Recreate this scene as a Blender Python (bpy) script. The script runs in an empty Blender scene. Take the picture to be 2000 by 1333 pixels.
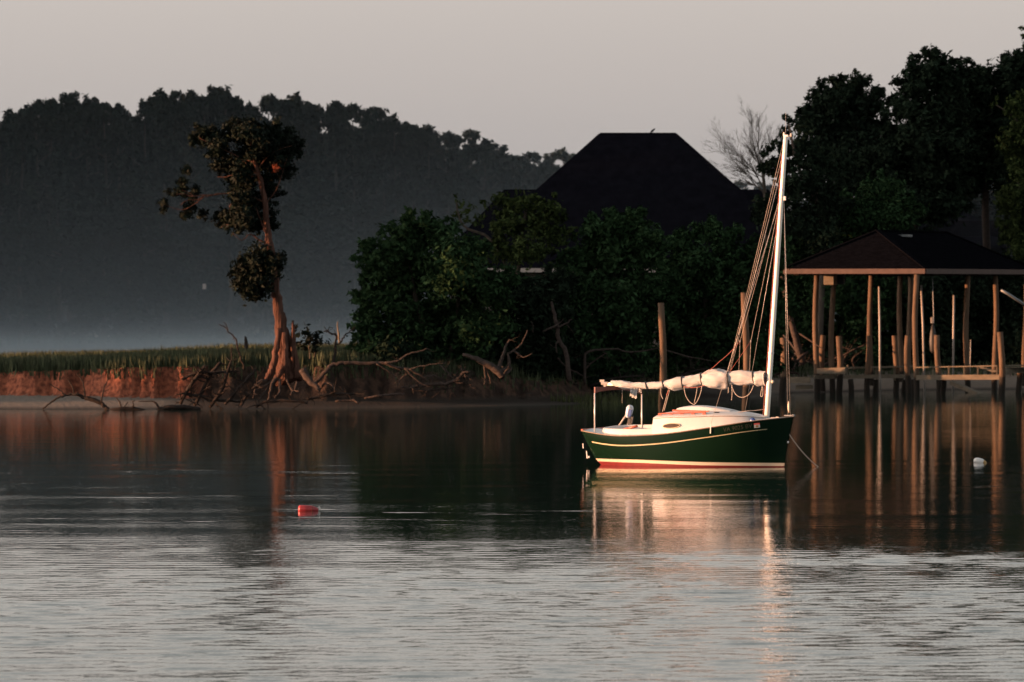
import bpy, math, random
import numpy as np
from mathutils import Vector, noise

R = math.radians
scene = bpy.context.scene
COL = scene.collection

# ------------------------------------------------------------------ camera
EYE = 4.51                 # eye height over the water, metres
FOC = 12000.0              # focal length in photograph pixels (2000 px wide)
HORIZON = 560.0
cam_d = bpy.data.cameras.new('camera')
cam = bpy.data.objects.new('camera', cam_d)
COL.objects.link(cam)
cam.location = (0, 0, EYE)
cam.rotation_euler = (R(90), 0, 0)
cam_d.sensor_width = 36.0
cam_d.lens = 36.0 * FOC / 2000.0
cam_d.shift_y = (HORIZON - 666.5) / 2000.0
cam_d.clip_start = 1.0
cam_d.clip_end = 6000.0
cam_d.dof.use_dof = True
cam_d.dof.focus_distance = 126.0
cam_d.dof.aperture_fstop = 4.2
scene.camera = cam

# ------------------------------------------------------------------ sky, sun, exposure
SUN_AZ = R(80)             # left of straight behind the camera
SUN_EL = R(3.6)
world = bpy.data.worlds.new('World')
scene.world = world
world.use_nodes = True
nt = world.node_tree
nt.nodes.clear()
sky = nt.nodes.new('ShaderNodeTexSky')
sky.sky_type = 'NISHITA'
sky.sun_disc = False
sky.sun_elevation = SUN_EL
SUN_DIR = Vector((-math.sin(SUN_AZ) * math.cos(SUN_EL), -math.cos(SUN_AZ) * math.cos(SUN_EL), math.sin(SUN_EL)))
sky.sun_rotation = math.atan2(SUN_DIR.x, SUN_DIR.y)
sky.air_density = 1.0
sky.dust_density = 4.0
sky.ozone_density = 1.0
hs = nt.nodes.new('ShaderNodeHueSaturation')
hs.inputs['Saturation'].default_value = 0.25
tint = nt.nodes.new('ShaderNodeMix')
tint.data_type = 'RGBA'
tint.blend_type = 'MULTIPLY'
tint.inputs[0].default_value = 1.0
tint.inputs[7].default_value = (1.0, 0.90, 0.86, 1)
bg = nt.nodes.new('ShaderNodeBackground')
bg.inputs['Strength'].default_value = 0.15
wo = nt.nodes.new('ShaderNodeOutputWorld')
nt.links.new(sky.outputs[0], hs.inputs['Color'])
nt.links.new(hs.outputs[0], tint.inputs[6])
# pale haze in the air: brightest along the horizon, thinning out towards the zenith
wtc = nt.nodes.new('ShaderNodeTexCoord')
wsep = nt.nodes.new('ShaderNodeSeparateXYZ')
wr = nt.nodes.new('ShaderNodeMapRange')
wr.inputs['From Max'].default_value = 0.32
wr.inputs['To Min'].default_value = 0.0
wr.inputs['To Max'].default_value = 1.0
whz = nt.nodes.new('ShaderNodeMix')
whz.data_type = 'RGBA'
whz.inputs[6].default_value = (1.0, 0.92, 0.895, 1)
whz.inputs[7].default_value = (0.15, 0.25, 0.265, 1)
wad = nt.nodes.new('ShaderNodeMix')
wad.data_type = 'RGBA'
wad.blend_type = 'ADD'
wad.inputs[0].default_value = 1.0
nt.links.new(wtc.outputs['Generated'], wsep.inputs[0])
nt.links.new(wsep.outputs['Z'], wr.inputs['Value'])
wpw = nt.nodes.new('ShaderNodeMath')
wpw.operation = 'POWER'
wpw.inputs[1].default_value = 0.75
nt.links.new(wr.outputs[0], wpw.inputs[0])
nt.links.new(wpw.outputs[0], whz.inputs[0])
nt.links.new(tint.outputs[2], wad.inputs[6])
nt.links.new(whz.outputs[2], wad.inputs[7])
nt.links.new(wad.outputs[2], bg.inputs['Color'])
nt.links.new(bg.outputs[0], wo.inputs['Surface'])

sun_d = bpy.data.lights.new('sun', 'SUN')
sun_d.energy = 5.0
sun_d.angle = R(0.5)
sun_d.color = (1.0, 0.47, 0.23)
sun = bpy.data.objects.new('sun', sun_d)
COL.objects.link(sun)
sun.rotation_euler = SUN_DIR.to_track_quat('Z', 'Y').to_euler()
sun.location = (-60, -20, 60)

scene.view_settings.view_transform = 'Standard'
scene.view_settings.look = 'None'
scene.view_settings.gamma = 1.0
scene.view_settings.use_curve_mapping = False
scene.view_settings.exposure = 1.6
scene.render.engine = 'CYCLES'
scene.cycles.use_denoising = True
scene.cycles.max_bounces = 6
scene.cycles.diffuse_bounces = 2
scene.cycles.glossy_bounces = 3
scene.cycles.volume_bounces = 0
scene.cycles.transparent_max_bounces = 8
scene.cycles.sample_clamp_indirect = 4.0


# ------------------------------------------------------------------ helpers
def P(px, py, Y):
    """world point seen at photograph pixel (px, py) at depth Y"""
    return Vector(((px - 1000.0) * Y / FOC, Y, EYE - (py - HORIZON) * Y / FOC))


def lerp(a, b, t):
    return a + (b - a) * t


def interp(x, pts):
    return float(np.interp(x, [p[0] for p in pts], [p[1] for p in pts]))


def tag(o, label=None, cat=None, group=None, kind=None):
    if label: o['label'] = label
    if cat: o['category'] = cat
    if group: o['group'] = group
    if kind: o['kind'] = kind
    return o


def empty(name, loc, label=None, cat=None, group=None, rz=0.0):
    o = bpy.data.objects.new(name, None)
    COL.objects.link(o)
    o.location = loc
    o.rotation_euler = (0, 0, rz)
    o.empty_display_size = 0.3
    o['kind'] = 'thing'
    return tag(o, label, cat, group)


def link(name, me, mat, parent=None, loc=None):
    o = bpy.data.objects.new(name, me)
    COL.objects.link(o)
    if mat is not None and not me.materials:
        me.materials.append(mat)
    if parent is not None:
        o.parent = parent
    if loc is not None:
        o.location = loc
    return o


def np_mesh(name, verts, faces, smooth=False):
    """fast mesh: verts (n,3), faces (m,k) of equal k"""
    verts = np.asarray(verts, dtype=np.float32)
    faces = np.asarray(faces, dtype=np.int32)
    me = bpy.data.meshes.new(name)
    m, k = faces.shape
    me.vertices.add(len(verts))
    me.vertices.foreach_set('co', verts.ravel())
    me.loops.add(m * k)
    me.loops.foreach_set('vertex_index', faces.ravel())
    me.polygons.add(m)
    me.polygons.foreach_set('loop_start', np.arange(0, m * k, k, dtype=np.int32))
    me.polygons.foreach_set('loop_total', np.full(m, k, dtype=np.int32))
    if smooth:
        me.polygons.foreach_set('use_smooth', np.ones(m, dtype=bool))
    me.update(calc_edges=True)
    return me


class MB:
    def __init__(self, off=None):
        self.v, self.f = [], []
        self.off = Vector(off) if off is not None else None

    def add(self, verts, faces):
        b = len(self.v)
        self.v += [tuple(v) for v in verts]
        self.f += [tuple(i + b for i in f) for f in faces]

    def box(self, c, s, rz=0.0, rot=None):
        c = Vector(c)
        sx, sy, sz = s[0] / 2, s[1] / 2, s[2] / 2
        vs = []
        for dx, dy, dz in ((-1, -1, -1), (1, -1, -1), (1, 1, -1), (-1, 1, -1), (-1, -1, 1), (1, -1, 1), (1, 1, 1), (-1, 1, 1)):
            v = Vector((dx * sx, dy * sy, dz * sz))
            if rot is not None:
                v = rot @ v
            elif rz:
                v = Vector((v.x * math.cos(rz) - v.y * math.sin(rz), v.x * math.sin(rz) + v.y * math.cos(rz), v.z))
            vs.append(c + v)
        self.add(vs, [(0, 3, 2, 1), (4, 5, 6, 7), (0, 1, 5, 4), (1, 2, 6, 5), (2, 3, 7, 6), (3, 0, 4, 7)])

    def bar(self, a, b, w, h):
        """rectangular bar between two points, w horizontal, h vertical"""
        a, b = Vector(a), Vector(b)
        d = (b - a)
        L = d.length
        d.normalize()
        up = Vector((0, 0, 1)) if abs(d.z) < 0.9 else Vector((0, 1, 0))
        s = d.cross(up).normalized()
        u = s.cross(d).normalized()
        vs = []
        for p in (a, b):
            for i, j in ((-1, -1), (1, -1), (1, 1), (-1, 1)):
                vs.append(p + s * (i * w / 2) + u * (j * h / 2))
        self.add(vs, [(0, 3, 2, 1), (4, 5, 6, 7), (0, 1, 5, 4), (1, 2, 6, 5), (2, 3, 7, 6), (3, 0, 4, 7)])

    def tube(self, pts, radii, sides=8, closed=False, cap=True):
        pts = [Vector(p) for p in pts]
        n = len(pts)
        if not hasattr(radii, '__len__'):
            radii = [radii] * n
        vs, fs = [], []
        prev = None
        for i, p in enumerate(pts):
            if closed:
                d = pts[(i + 1) % n] - pts[(i - 1) % n]
            else:
                d = pts[min(i + 1, n - 1)] - pts[max(i - 1, 0)]
            if d.length < 1e-9:
                d = Vector((0, 0, 1))
            d.normalize()
            if prev is None:
                ref = Vector((0, 0, 1)) if abs(d.z) < 0.9 else Vector((1, 0, 0))
                s = d.cross(ref).normalized()
            else:
                s = prev - d * prev.dot(d)
                if s.length < 1e-6:
                    s = d.orthogonal()
                s.normalize()
            prev = s
            u = d.cross(s)
            for k in range(sides):
                a = 2 * math.pi * k / sides
                vs.append(p + (s * math.cos(a) + u * math.sin(a)) * radii[i])
        rings = n if closed else n - 1
        for i in range(rings):
            j = (i + 1) % n
            for k in range(sides):
                k2 = (k + 1) % sides
                fs.append((i * sides + k, i * sides + k2, j * sides + k2, j * sides + k))
        if cap and not closed:
            fs.append(tuple(range(sides - 1, -1, -1)))
            fs.append(tuple((n - 1) * sides + k for k in range(sides)))
        self.add(vs, fs)

    def lathe(self, prof, axis_o, axis_d, sides=16, squash=(1, 1)):
        """prof: list of (t along axis, radius)"""
        d = Vector(axis_d).normalized()
        o = Vector(axis_o)
        s = d.cross(Vector((0, 0, 1)) if abs(d.z) < 0.9 else Vector((1, 0, 0))).normalized()
        u = d.cross(s)
        vs, fs = [], []
        for t, r in prof:
            for k in range(sides):
                a = 2 * math.pi * k / sides
                vs.append(o + d * t + s * (math.cos(a) * r * squash[0]) + u * (math.sin(a) * r * squash[1]))
        n = len(prof)
        for i in range(n - 1):
            for k in range(sides):
                k2 = (k + 1) % sides
                fs.append((i * sides + k, i * sides + k2, (i + 1) * sides + k2, (i + 1) * sides + k))
        fs.append(tuple(range(sides - 1, -1, -1)))
        fs.append(tuple((n - 1) * sides + k for k in range(sides)))
        self.add(vs, fs)

    def build(self, name, mat, parent=None, smooth=False, bevel=0.0, local=True):
        me = bpy.data.meshes.new(name)
        v = self.v
        if self.off is not None:
            o = self.off
            v = [(a - o.x, b - o.y, c - o.z) for a, b, c in v]
        me.from_pydata(v, [], self.f)
        if smooth:
            me.polygons.foreach_set('use_smooth', np.ones(len(me.polygons), dtype=bool))
        me.update()
        ob = link(name, me, mat, parent)
        if self.off is not None and parent is None:
            ob.location = self.off
        if bevel:
            m = ob.modifiers.new('bevel', 'BEVEL')
            m.width = bevel
            m.segments = 2
            m.limit_method = 'ANGLE'
        return ob


# ------------------------------------------------------------------ materials
def mat(name, col, rough=0.7, var=0.0, scale=6.0, bump=0.0, bscale=20.0, metal=0.0, spec=0.5, stretch=(1, 1, 1), col2=None, coords='Object', coat=0.0):
    m = bpy.data.materials.new(name)
    m.use_nodes = True
    t = m.node_tree
    b = t.nodes['Principled BSDF']
    b.inputs['Roughness'].default_value = rough
    b.inputs['Metallic'].default_value = metal
    b.inputs['Specular IOR Level'].default_value = spec if 'leaf' not in name else 0.0
    if coat:
        b.inputs['Coat Weight'].default_value = coat
        b.inputs['Coat Roughness'].default_value = 0.08
    c1 = tuple(col) + (1,)
    b.inputs['Base Color'].default_value = c1
    if var or col2 or bump:
        tc = t.nodes.new('ShaderNodeTexCoord')
        mp = t.nodes.new('ShaderNodeMapping')
        mp.inputs['Scale'].default_value = stretch
        t.links.new(tc.outputs[coords], mp.inputs['Vector'])
    if var or col2:
        n = t.nodes.new('ShaderNodeTexNoise')
        n.inputs['Scale'].default_value = scale
        n.inputs['Detail'].default_value = 5
        n.inputs['Roughness'].default_value = 0.65
        t.links.new(mp.outputs[0], n.inputs['Vector'])
        r = t.nodes.new('ShaderNodeValToRGB')
        r.color_ramp.elements[0].position = 0.32
        r.color_ramp.elements[1].position = 0.68
        lo = tuple(max(0.0, c * (1 - var)) for c in col)
        hi = tuple(col2) if col2 else tuple(min(1.0, c * (1 + var)) for c in col)
        r.color_ramp.elements[0].color = lo + (1,)
        r.color_ramp.elements[1].color = hi + (1,)
        t.links.new(n.outputs['Fac'], r.inputs['Fac'])
        t.links.new(r.outputs['Color'], b.inputs['Base Color'])
    if bump:
        n2 = t.nodes.new('ShaderNodeTexNoise')
        n2.inputs['Scale'].default_value = bscale
        n2.inputs['Detail'].default_value = 6
        t.links.new(mp.outputs[0], n2.inputs['Vector'])
        bp = t.nodes.new('ShaderNodeBump')
        bp.inputs['Strength'].default_value = bump
        bp.inputs['Distance'].default_value = 0.03
        t.links.new(n2.outputs['Fac'], bp.inputs['Height'])
        t.links.new(bp.outputs['Normal'], b.inputs['Normal'])
    return m


def leaf_mat(name, col, var=0.45, transl=0.15):
    """leaves: colour differs from leaf clump to leaf clump"""
    m = mat(name, col, rough=0.75, var=var, scale=1.3, spec=0.15)
    t = m.node_tree
    b = t.nodes['Principled BSDF']
    geo = t.nodes.new('ShaderNodeNewGeometry')
    mix = t.nodes.new('ShaderNodeMix')
    mix.data_type = 'RGBA'
    mix.blend_type = 'MULTIPLY'
    mix.inputs[0].default_value = 1.0
    rr = t.nodes.new('ShaderNodeMapRange')
    rr.inputs['To Min'].default_value = 0.55
    rr.inputs['To Max'].default_value = 1.45
    t.links.new(geo.outputs['Random Per Island'], rr.inputs['Value'])
    src = b.inputs['Base Color'].links[0].from_socket
    t.links.new(src, mix.inputs[6])
    t.links.new(rr.outputs[0], mix.inputs[7])
    t.links.new(mix.outputs[2], b.inputs['Base Color'])
    return m


def pile_mat(name, col, wet_z):
    """timber pile: grain up the pile, dark wet growth below the tide mark"""
    m = mat(name, col, rough=0.85, var=0.35, scale=9.0, stretch=(1, 1, 0.12), bump=0.5, bscale=30, spec=0.2)
    t = m.node_tree
    b = t.nodes['Principled BSDF']
    src = b.inputs['Base Color'].links[0].from_socket
    geo = t.nodes.new('ShaderNodeNewGeometry')
    sep = t.nodes.new('ShaderNodeSeparateXYZ')
    t.links.new(geo.outputs['Position'], sep.inputs[0])
    nz = t.nodes.new('ShaderNodeTexNoise')
    nz.inputs['Scale'].default_value = 3.0
    t.links.new(geo.outputs['Position'], nz.inputs['Vector'])
    ad = t.nodes.new('ShaderNodeMath')
    ad.operation = 'MULTIPLY_ADD'
    ad.inputs[1].default_value = 0.35
    t.links.new(nz.outputs['Fac'], ad.inputs[0])
    t.links.new(sep.outputs['Z'], ad.inputs[2])
    mr = t.nodes.new('ShaderNodeMapRange')
    mr.inputs['From Min'].default_value = wet_z + 0.12
    mr.inputs['From Max'].default_value = wet_z + 0.22
    t.links.new(ad.outputs[0], mr.inputs['Value'])
    mix = t.nodes.new('ShaderNodeMix')
    mix.data_type = 'RGBA'
    mix.inputs[6].default_value = (0.018, 0.014, 0.011, 1)
    t.links.new(mr.outputs[0], mix.inputs[0])
    t.links.new(src, mix.inputs[7])
    t.links.new(mix.outputs[2], b.inputs['Base Color'])
    return m


M = {}
M['pile'] = pile_mat('pile_timber', (0.090, 0.058, 0.038), 0.78)
M['plank'] = mat('weathered_plank', (0.11, 0.088, 0.062), 0.85, var=0.3, scale=5, stretch=(0.2, 1, 1), bump=0.3)
M['redfascia'] = mat('stained_fascia', (0.060, 0.034, 0.028), 0.8, var=0.25, scale=4)
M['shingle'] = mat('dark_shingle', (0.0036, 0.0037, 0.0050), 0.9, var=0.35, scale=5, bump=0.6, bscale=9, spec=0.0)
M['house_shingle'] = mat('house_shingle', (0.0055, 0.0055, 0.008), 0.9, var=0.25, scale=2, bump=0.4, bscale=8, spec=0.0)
M['siding'] = mat('pink_siding', (0.16, 0.13, 0.12), 0.8, var=0.12, scale=2)
M['trim'] = mat('pale_trim', (0.34, 0.29, 0.27), 0.6)
M['glass'] = mat('window_glass', (0.02, 0.022, 0.025), 0.05)
M['pvc'] = mat('white_pipe', (0.26, 0.24, 0.225), 0.5)
M['steel'] = mat('stainless', (0.62, 0.60, 0.58), 0.35, metal=0.25)
M['greymetal'] = mat('grey_metal', (0.14, 0.15, 0.16), 0.5, metal=0.4)
M['black'] = mat('black_rubber', (0.015, 0.015, 0.016), 0.6)
M['gelcoat_green'] = mat('green_gelcoat', (0.0034, 0.0130, 0.0062), 0.2, spec=0.14)
M['gelcoat_red'] = mat('red_bottom_paint', (0.13, 0.010, 0.012), 0.55, var=0.2, scale=5)
M['gelcoat_cream'] = mat('cream_gelcoat', (0.52, 0.46, 0.36), 0.4)
M['gold'] = mat('gold_stripe', (0.44, 0.38, 0.24), 0.4)
M['white'] = mat('white_gelcoat', (0.50, 0.50, 0.50), 0.35, var=0.05, scale=3)
M['deckgrey'] = mat('grey_nonskid', (0.42, 0.44, 0.42), 0.7, var=0.08, scale=20)
M['mast'] = mat('white_mast', (0.80, 0.78, 0.72), 0.3)
M['sail'] = mat('cream_sailcloth', (0.35, 0.355, 0.36), 0.85, var=0.10, scale=5, bump=1.0, bscale=9, stretch=(0.35, 1, 1))
M['teak'] = mat('varnished_teak', (0.30, 0.07, 0.035), 0.35, var=0.25, scale=12, stretch=(0.15, 1, 1))
M['mahogany'] = mat('dark_mahogany', (0.09, 0.015, 0.012), 0.4, var=0.3, scale=10)
M['rope'] = mat('pale_rope', (0.36, 0.31, 0.27), 0.9, var=0.15, scale=40)
M['redrope'] = mat('red_rope', (0.30, 0.09, 0.07), 0.9)
M['wire'] = mat('rigging_wire', (0.45, 0.42, 0.40), 0.4, metal=0.5)
M['blue'] = mat('blue_plastic', (0.02, 0.05, 0.18), 0.35)
M['motor'] = mat('motor_cowl', (0.46, 0.52, 0.60), 0.35)
M['letters'] = mat('dull_gold_letters', (0.028, 0.030, 0.019), 0.5)
M['sticker_red'] = mat('sticker_red', (0.65, 0.12, 0.10), 0.5)
M['redbuoy'] = mat('red_buoy', (0.24, 0.022, 0.028), 0.4, var=0.35, scale=9)
M['whitebuoy'] = mat('white_buoy', (0.60, 0.58, 0.56), 0.45, var=0.08, scale=10)
M['tan'] = mat('tan_stain', (0.30, 0.19, 0.07), 0.7, var=0.3, scale=12)
M['port'] = mat('bronze_tinted_glass', (0.055, 0.034, 0.018), 0.12)
M['railwood'] = mat('rail_wood', (0.17, 0.12, 0.085), 0.5, var=0.2, scale=6)
M['bark'] = mat('grey_bark', (0.060, 0.050, 0.042), 0.95, var=0.4, scale=7, stretch=(1, 1, 0.15), bump=0.9, bscale=14, spec=0.1)
M['cedarbark'] = mat('red_cedar_bark', (0.075, 0.038, 0.029), 0.95, var=0.7, scale=9, stretch=(1, 1, 0.08), bump=1.0, bscale=12, spec=0.1)
M['cedarbark'].node_tree.nodes['Bump'].inputs['Distance'].default_value = 0.12
M['drift'] = mat('driftwood', (0.046, 0.035, 0.031), 0.95, var=0.4, scale=8, bump=0.8, bscale=25, spec=0.1)
M['darkdrift'] = mat('dark_wood', (0.020, 0.015, 0.013), 0.9, var=0.4, scale=8, bump=0.6, spec=0.15)  # plain dark wood tone for logs, roots, trunks and beams
M['leaf_bush'] = leaf_mat('bush_leaf', (0.0200, 0.0400, 0.0180))
M['leaf_light'] = leaf_mat('light_leaf', (0.026, 0.038, 0.014))
M['leaf_dark'] = leaf_mat('dark_leaf', (0.0125, 0.0200, 0.0130))
M['leaf_cedar'] = leaf_mat('cedar_needle', (0.0012, 0.0048, 0.0020))
M['leaf_far'] = leaf_mat('far_leaf', (0.008, 0.012, 0.009))
M['leaf_rust'] = leaf_mat('rust_leaf', (0.12, 0.035, 0.02))
M['grass'] = leaf_mat('marsh_grass', (0.040, 0.050, 0.026))
M['reed'] = leaf_mat('reed_grass', (0.055, 0.062, 0.026))


# ------------------------------------------------------------------ terrain
SHORE = [(-400, 219), (-60, 221), (-24, 224.5), (-14, 225.5), (-8, 227), (-4, 229), (2, 235), (5, 240), (9, 246.5), (12, 260), (17, 266.5), (22, 269), (60, 272), (400, 280)]
SX = np.array([p[0] for p in SHORE], float)
SY = np.array([p[1] for p in SHORE], float)
rngT = np.random.default_rng(5)


def vnoise(x, y, seed=0.0):
    """cheap smooth noise out of summed sines, arrays allowed"""
    s = 0
    for k, (fx, fy, ph, a) in enumerate(((0.9, 0.7, 1.3, 1.0), (1.7, -1.3, 4.1, 0.6), (3.1, 2.3, 0.4, 0.4), (-5.3, 4.7, 2.2, 0.25), (9.1, 6.7, 5.0, 0.15), (14.3, -11.7, 3.0, 0.1))):
        s = s + a * np.sin(fx * x + fy * y + ph + seed * (k + 1))
    return s / 2.5


def ground_z(x, y):
    x = np.asarray(x, float)
    y = np.asarray(y, float)
    d = y - np.interp(x, SX, SY) + 0.5 * vnoise(x * 0.5, y * 0.2)
    # beach then an eroded bank then a plateau
    beach_w = np.interp(x, [-24, -13, -8, -3, 3, 5.5, 12, 30], [11.5, 5.6, 4.6, 3.0, 3.0, 13.0, 13.0, 7.0])
    beach_w = beach_w + 0.5 * vnoise(x * 1.6, x * 0.3, 2.0) + 0.30 * vnoise(x * 3.6, x, 1.0)
    bank_h = np.interp(x, [-24, -15, -12, -6, -2, 0, 3, 14, 30], [1.10, 1.40, 1.55, 1.65, 1.45, 1.2, 0.9, 0.8, 0.8])
    beach = np.clip(d / 7.0, -1.5, 1) * 0.36
    bank_t = np.clip((d - beach_w) / np.interp(x, [-10, 0, 10], [0.55, 1.3, 4.0]), 0, 1)
    bank_t = bank_t * bank_t * (3 - 2 * bank_t)
    z = beach + bank_t * (bank_h - 0.34)
    z = z + bank_t * (0.05 * vnoise(x * 1.3, y * 1.3) + 0.0)
    z = z + (bank_t > 0.02) * (bank_t < 0.98) * 0.05 * vnoise(x * 6, y * 6 + 3)
    z = z + np.clip((d - 12) / 40, 0, 1) * 0.5 * np.clip((x + 3) / 8, 0, 1)
    # the marsh point ends: open creek behind it on the left
    back = np.interp(x, [-400, -40, -4, 0, 3], [262, 264, 268, 275, 4000])
    z = np.where(y > back, np.maximum(-1.2, z - (y - back) * 0.2), z)
    # the far bank
    fy = np.interp(x, [-400, -60, 0, 60, 400], [455, 492, 560, 640, 700])
    far = np.clip((y - fy) / 10, -1, 1) * 0.7 + np.clip((y - fy - 10) / 150, 0, 1) * 5
    z = np.where((y > fy - 8), np.maximum(z, far), z)
    z = np.where(d < 0, np.maximum(z, -1.2), z)
    return z


def gz(x, y):
    return float(ground_z(np.array([x]), np.array([y]))[0])


def grid_mesh(name, xs, ys, zf):
    X, Y = np.meshgrid(xs, ys)
    Z = zf(X, Y)
    nx, ny = len(xs), len(ys)
    v = np.stack([X.ravel(), Y.ravel(), Z.ravel()], 1)
    i = np.arange(nx - 1)[None, :] + (np.arange(ny - 1) * nx)[:, None]
    i = i.ravel()
    f = np.stack([i, i + 1, i + 1 + nx, i + nx], 1)
    return np_mesh(name, v, f, True)


xs = np.concatenate([np.linspace(-3000, -120, 14), np.linspace(-110, -32, 20), np.arange(-30, 30, 0.14), np.linspace(31, 120, 22), np.linspace(140, 3000, 14)])
ys = np.concatenate([np.linspace(214, 222, 12), np.arange(222.3, 246, 0.14), np.arange(246.2, 290, 0.6), np.linspace(291, 480, 60), np.linspace(483, 700, 70), np.linspace(720, 4200, 16)])
me = grid_mesh('shore_ground', xs, ys, ground_z)
m = bpy.data.materials.new('shore_soil')
m.use_nodes = True
t = m.node_tree
b = t.nodes['Principled BSDF']
b.inputs['Roughness'].default_value = 0.95
b.inputs['Specular IOR Level'].default_value = 0.1
geo = t.nodes.new('ShaderNodeNewGeometry')
sepn = t.nodes.new('ShaderNodeSeparateXYZ')
sepp = t.nodes.new('ShaderNodeSeparateXYZ')
t.links.new(geo.outputs['True Normal'], sepn.inputs[0])
t.links.new(geo.outputs['Position'], sepp.inputs[0])


def nnode(scale, detail=5):
    n = t.nodes.new('ShaderNodeTexNoise')
    n.inputs['Scale'].default_value = scale
    n.inputs['Detail'].default_value = detail
    t.links.new(geo.outputs['Position'], n.inputs['Vector'])
    return n


def mrange(sock, a, b_, c=0.0, d=1.0):
    n = t.nodes.new('ShaderNodeMapRange')
    n.inputs['From Min'].default_value = a
    n.inputs['From Max'].default_value = b_
    n.inputs['To Min'].default_value = c
    n.inputs['To Max'].default_value = d
    t.links.new(sock, n.inputs['Value'])
    return n.outputs[0]


def mixc(fac, A, B):
    n = t.nodes.new('ShaderNodeMix')
    n.data_type = 'RGBA'
    t.links.new(fac, n.inputs[0])
    for s, i in ((A, 6), (B, 7)):
        if isinstance(s, tuple):
            n.inputs[i].default_value = s + (1,)
        else:
            t.links.new(s, n.inputs[i])
    return n.outputs[2]


n1, n2, n3 = nnode(0.9), nnode(6.0, 8), nnode(2.2)
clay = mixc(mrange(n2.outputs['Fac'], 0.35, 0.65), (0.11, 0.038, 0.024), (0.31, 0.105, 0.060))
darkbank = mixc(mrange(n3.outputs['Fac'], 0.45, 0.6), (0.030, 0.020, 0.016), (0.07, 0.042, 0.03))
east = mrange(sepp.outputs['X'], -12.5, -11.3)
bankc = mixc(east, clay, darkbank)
sand = mixc(mrange(n2.outputs['Fac'], 0.3, 0.7), (0.12, 0.098, 0.082), (0.19, 0.157, 0.13))
turf = mixc(mrange(n2.outputs['Fac'], 0.3, 0.7), (0.020, 0.028, 0.010), (0.045, 0.052, 0.02))
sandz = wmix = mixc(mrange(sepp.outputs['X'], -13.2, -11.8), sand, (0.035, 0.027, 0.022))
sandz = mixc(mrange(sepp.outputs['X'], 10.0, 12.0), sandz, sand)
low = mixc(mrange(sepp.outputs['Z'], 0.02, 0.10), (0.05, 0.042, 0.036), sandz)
flat = mixc(mrange(sepp.outputs['Z'], 0.52, 0.75), low, turf)
steep = mrange(sepn.outputs['Z'], 0.93, 0.78)
ab = t.nodes.new('ShaderNodeMath')
ab.operation = 'MULTIPLY'
t.links.new(steep, ab.inputs[0])
t.links.new(mrange(sepp.outputs['Z'], 0.2, 0.34), ab.inputs[1])
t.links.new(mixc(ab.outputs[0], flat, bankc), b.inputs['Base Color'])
bp = t.nodes.new('ShaderNodeBump')
bp.inputs['Strength'].default_value = 0.9
bp.inputs['Distance'].default_value = 0.12
t.links.new(n2.outputs['Fac'], bp.inputs['Height'])
t.links.new(bp.outputs['Normal'], b.inputs['Normal'])
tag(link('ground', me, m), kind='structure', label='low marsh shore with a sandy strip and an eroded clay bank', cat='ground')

# lake bed under the water, out to the horizon
bed = MB()
bed.add([(-5000, -600, -2.0), (5000, -600, -2.0), (5000, 5500, -2.0), (-5000, 5500, -2.0)], [(0, 1, 2, 3)])
tag(bed.build('river_bed', mat('mud', (0.03, 0.026, 0.02), 0.9)), kind='structure', label='muddy bed under the dark river', cat='river bed')

# ------------------------------------------------------------------ water
wm = bpy.data.materials.new('river_water')
wm.use_nodes = True
t = wm.node_tree
b = t.nodes['Principled BSDF']
b.inputs['Base Color'].default_value = (0.014, 0.028, 0.023, 1)
b.inputs['Roughness'].default_value = 0.02
b.inputs['IOR'].default_value = 1.333
geo = t.nodes.new('ShaderNodeNewGeometry')
sepp = t.nodes.new('ShaderNodeSeparateXYZ')
t.links.new(geo.outputs['Position'], sepp.inputs[0])


def wnoise(sx, sy, detail, rough=0.55, dist=0.0, rz=0.0):
    mp = t.nodes.new('ShaderNodeMapping')
    mp.inputs['Scale'].default_value = (sx, sy, 1)
    mp.inputs['Rotation'].default_value = (0, 0, rz)
    t.links.new(geo.outputs['Position'], mp.inputs['Vector'])
    n = t.nodes.new('ShaderNodeTexNoise')
    n.inputs['Scale'].default_value = 1.0
    n.inputs['Detail'].default_value = detail
    n.inputs['Roughness'].default_value = rough
    n.inputs['Distortion'].default_value = dist
    t.links.new(mp.outputs[0], n.inputs['Vector'])
    return n.outputs['Fac']


def wmath(op, a, b_=None, c=None):
    n = t.nodes.new('ShaderNodeMath')
    n.operation = op
    for i, s in enumerate((a, b_, c)):
        if s is None:
            continue
        if isinstance(s, (int, float)):
            n.inputs[i].default_value = s
        else:
            t.links.new(s, n.inputs[i])
    return n.outputs[0]


# fine ripples too small to model
near_w = mrange(sepp.outputs['Y'], 96.0, 114.0, 1.0, 0.35)
h1 = wmath('MULTIPLY', wmath('MULTIPLY', wnoise(7.5, 3.4, 3, 0.6, 0.3, 0.05), near_w), 0.0075)
far_w = mrange(sepp.outputs['Y'], 150.0, 190.0, 0.0, 1.0)
h2 = wmath('MULTIPLY', wmath('MULTIPLY', wnoise(0.35, 0.9, 3), far_w), 0.012)
hh = wmath('ADD', h1, h2)
bp = t.nodes.new('ShaderNodeBump')
bp.inputs['Strength'].default_value = 1.0
bp.inputs['Distance'].default_value = 1.0
t.links.new(hh, bp.inputs['Height'])
t.links.new(bp.outputs['Normal'], b.inputs['Normal'])

# the reach in front of the camera carries modelled waves
WX, WY0, WY1, WS = 22.0, 63.0, 166.0, 0.105
wxs = np.linspace(-WX, WX, int(2 * WX / WS) + 1)
wys = np.linspace(WY0, WY1, int((WY1 - WY0) / WS) + 1)
GX, GY = np.meshgrid(wxs, wys)
rgw = np.random.default_rng(42)


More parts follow.
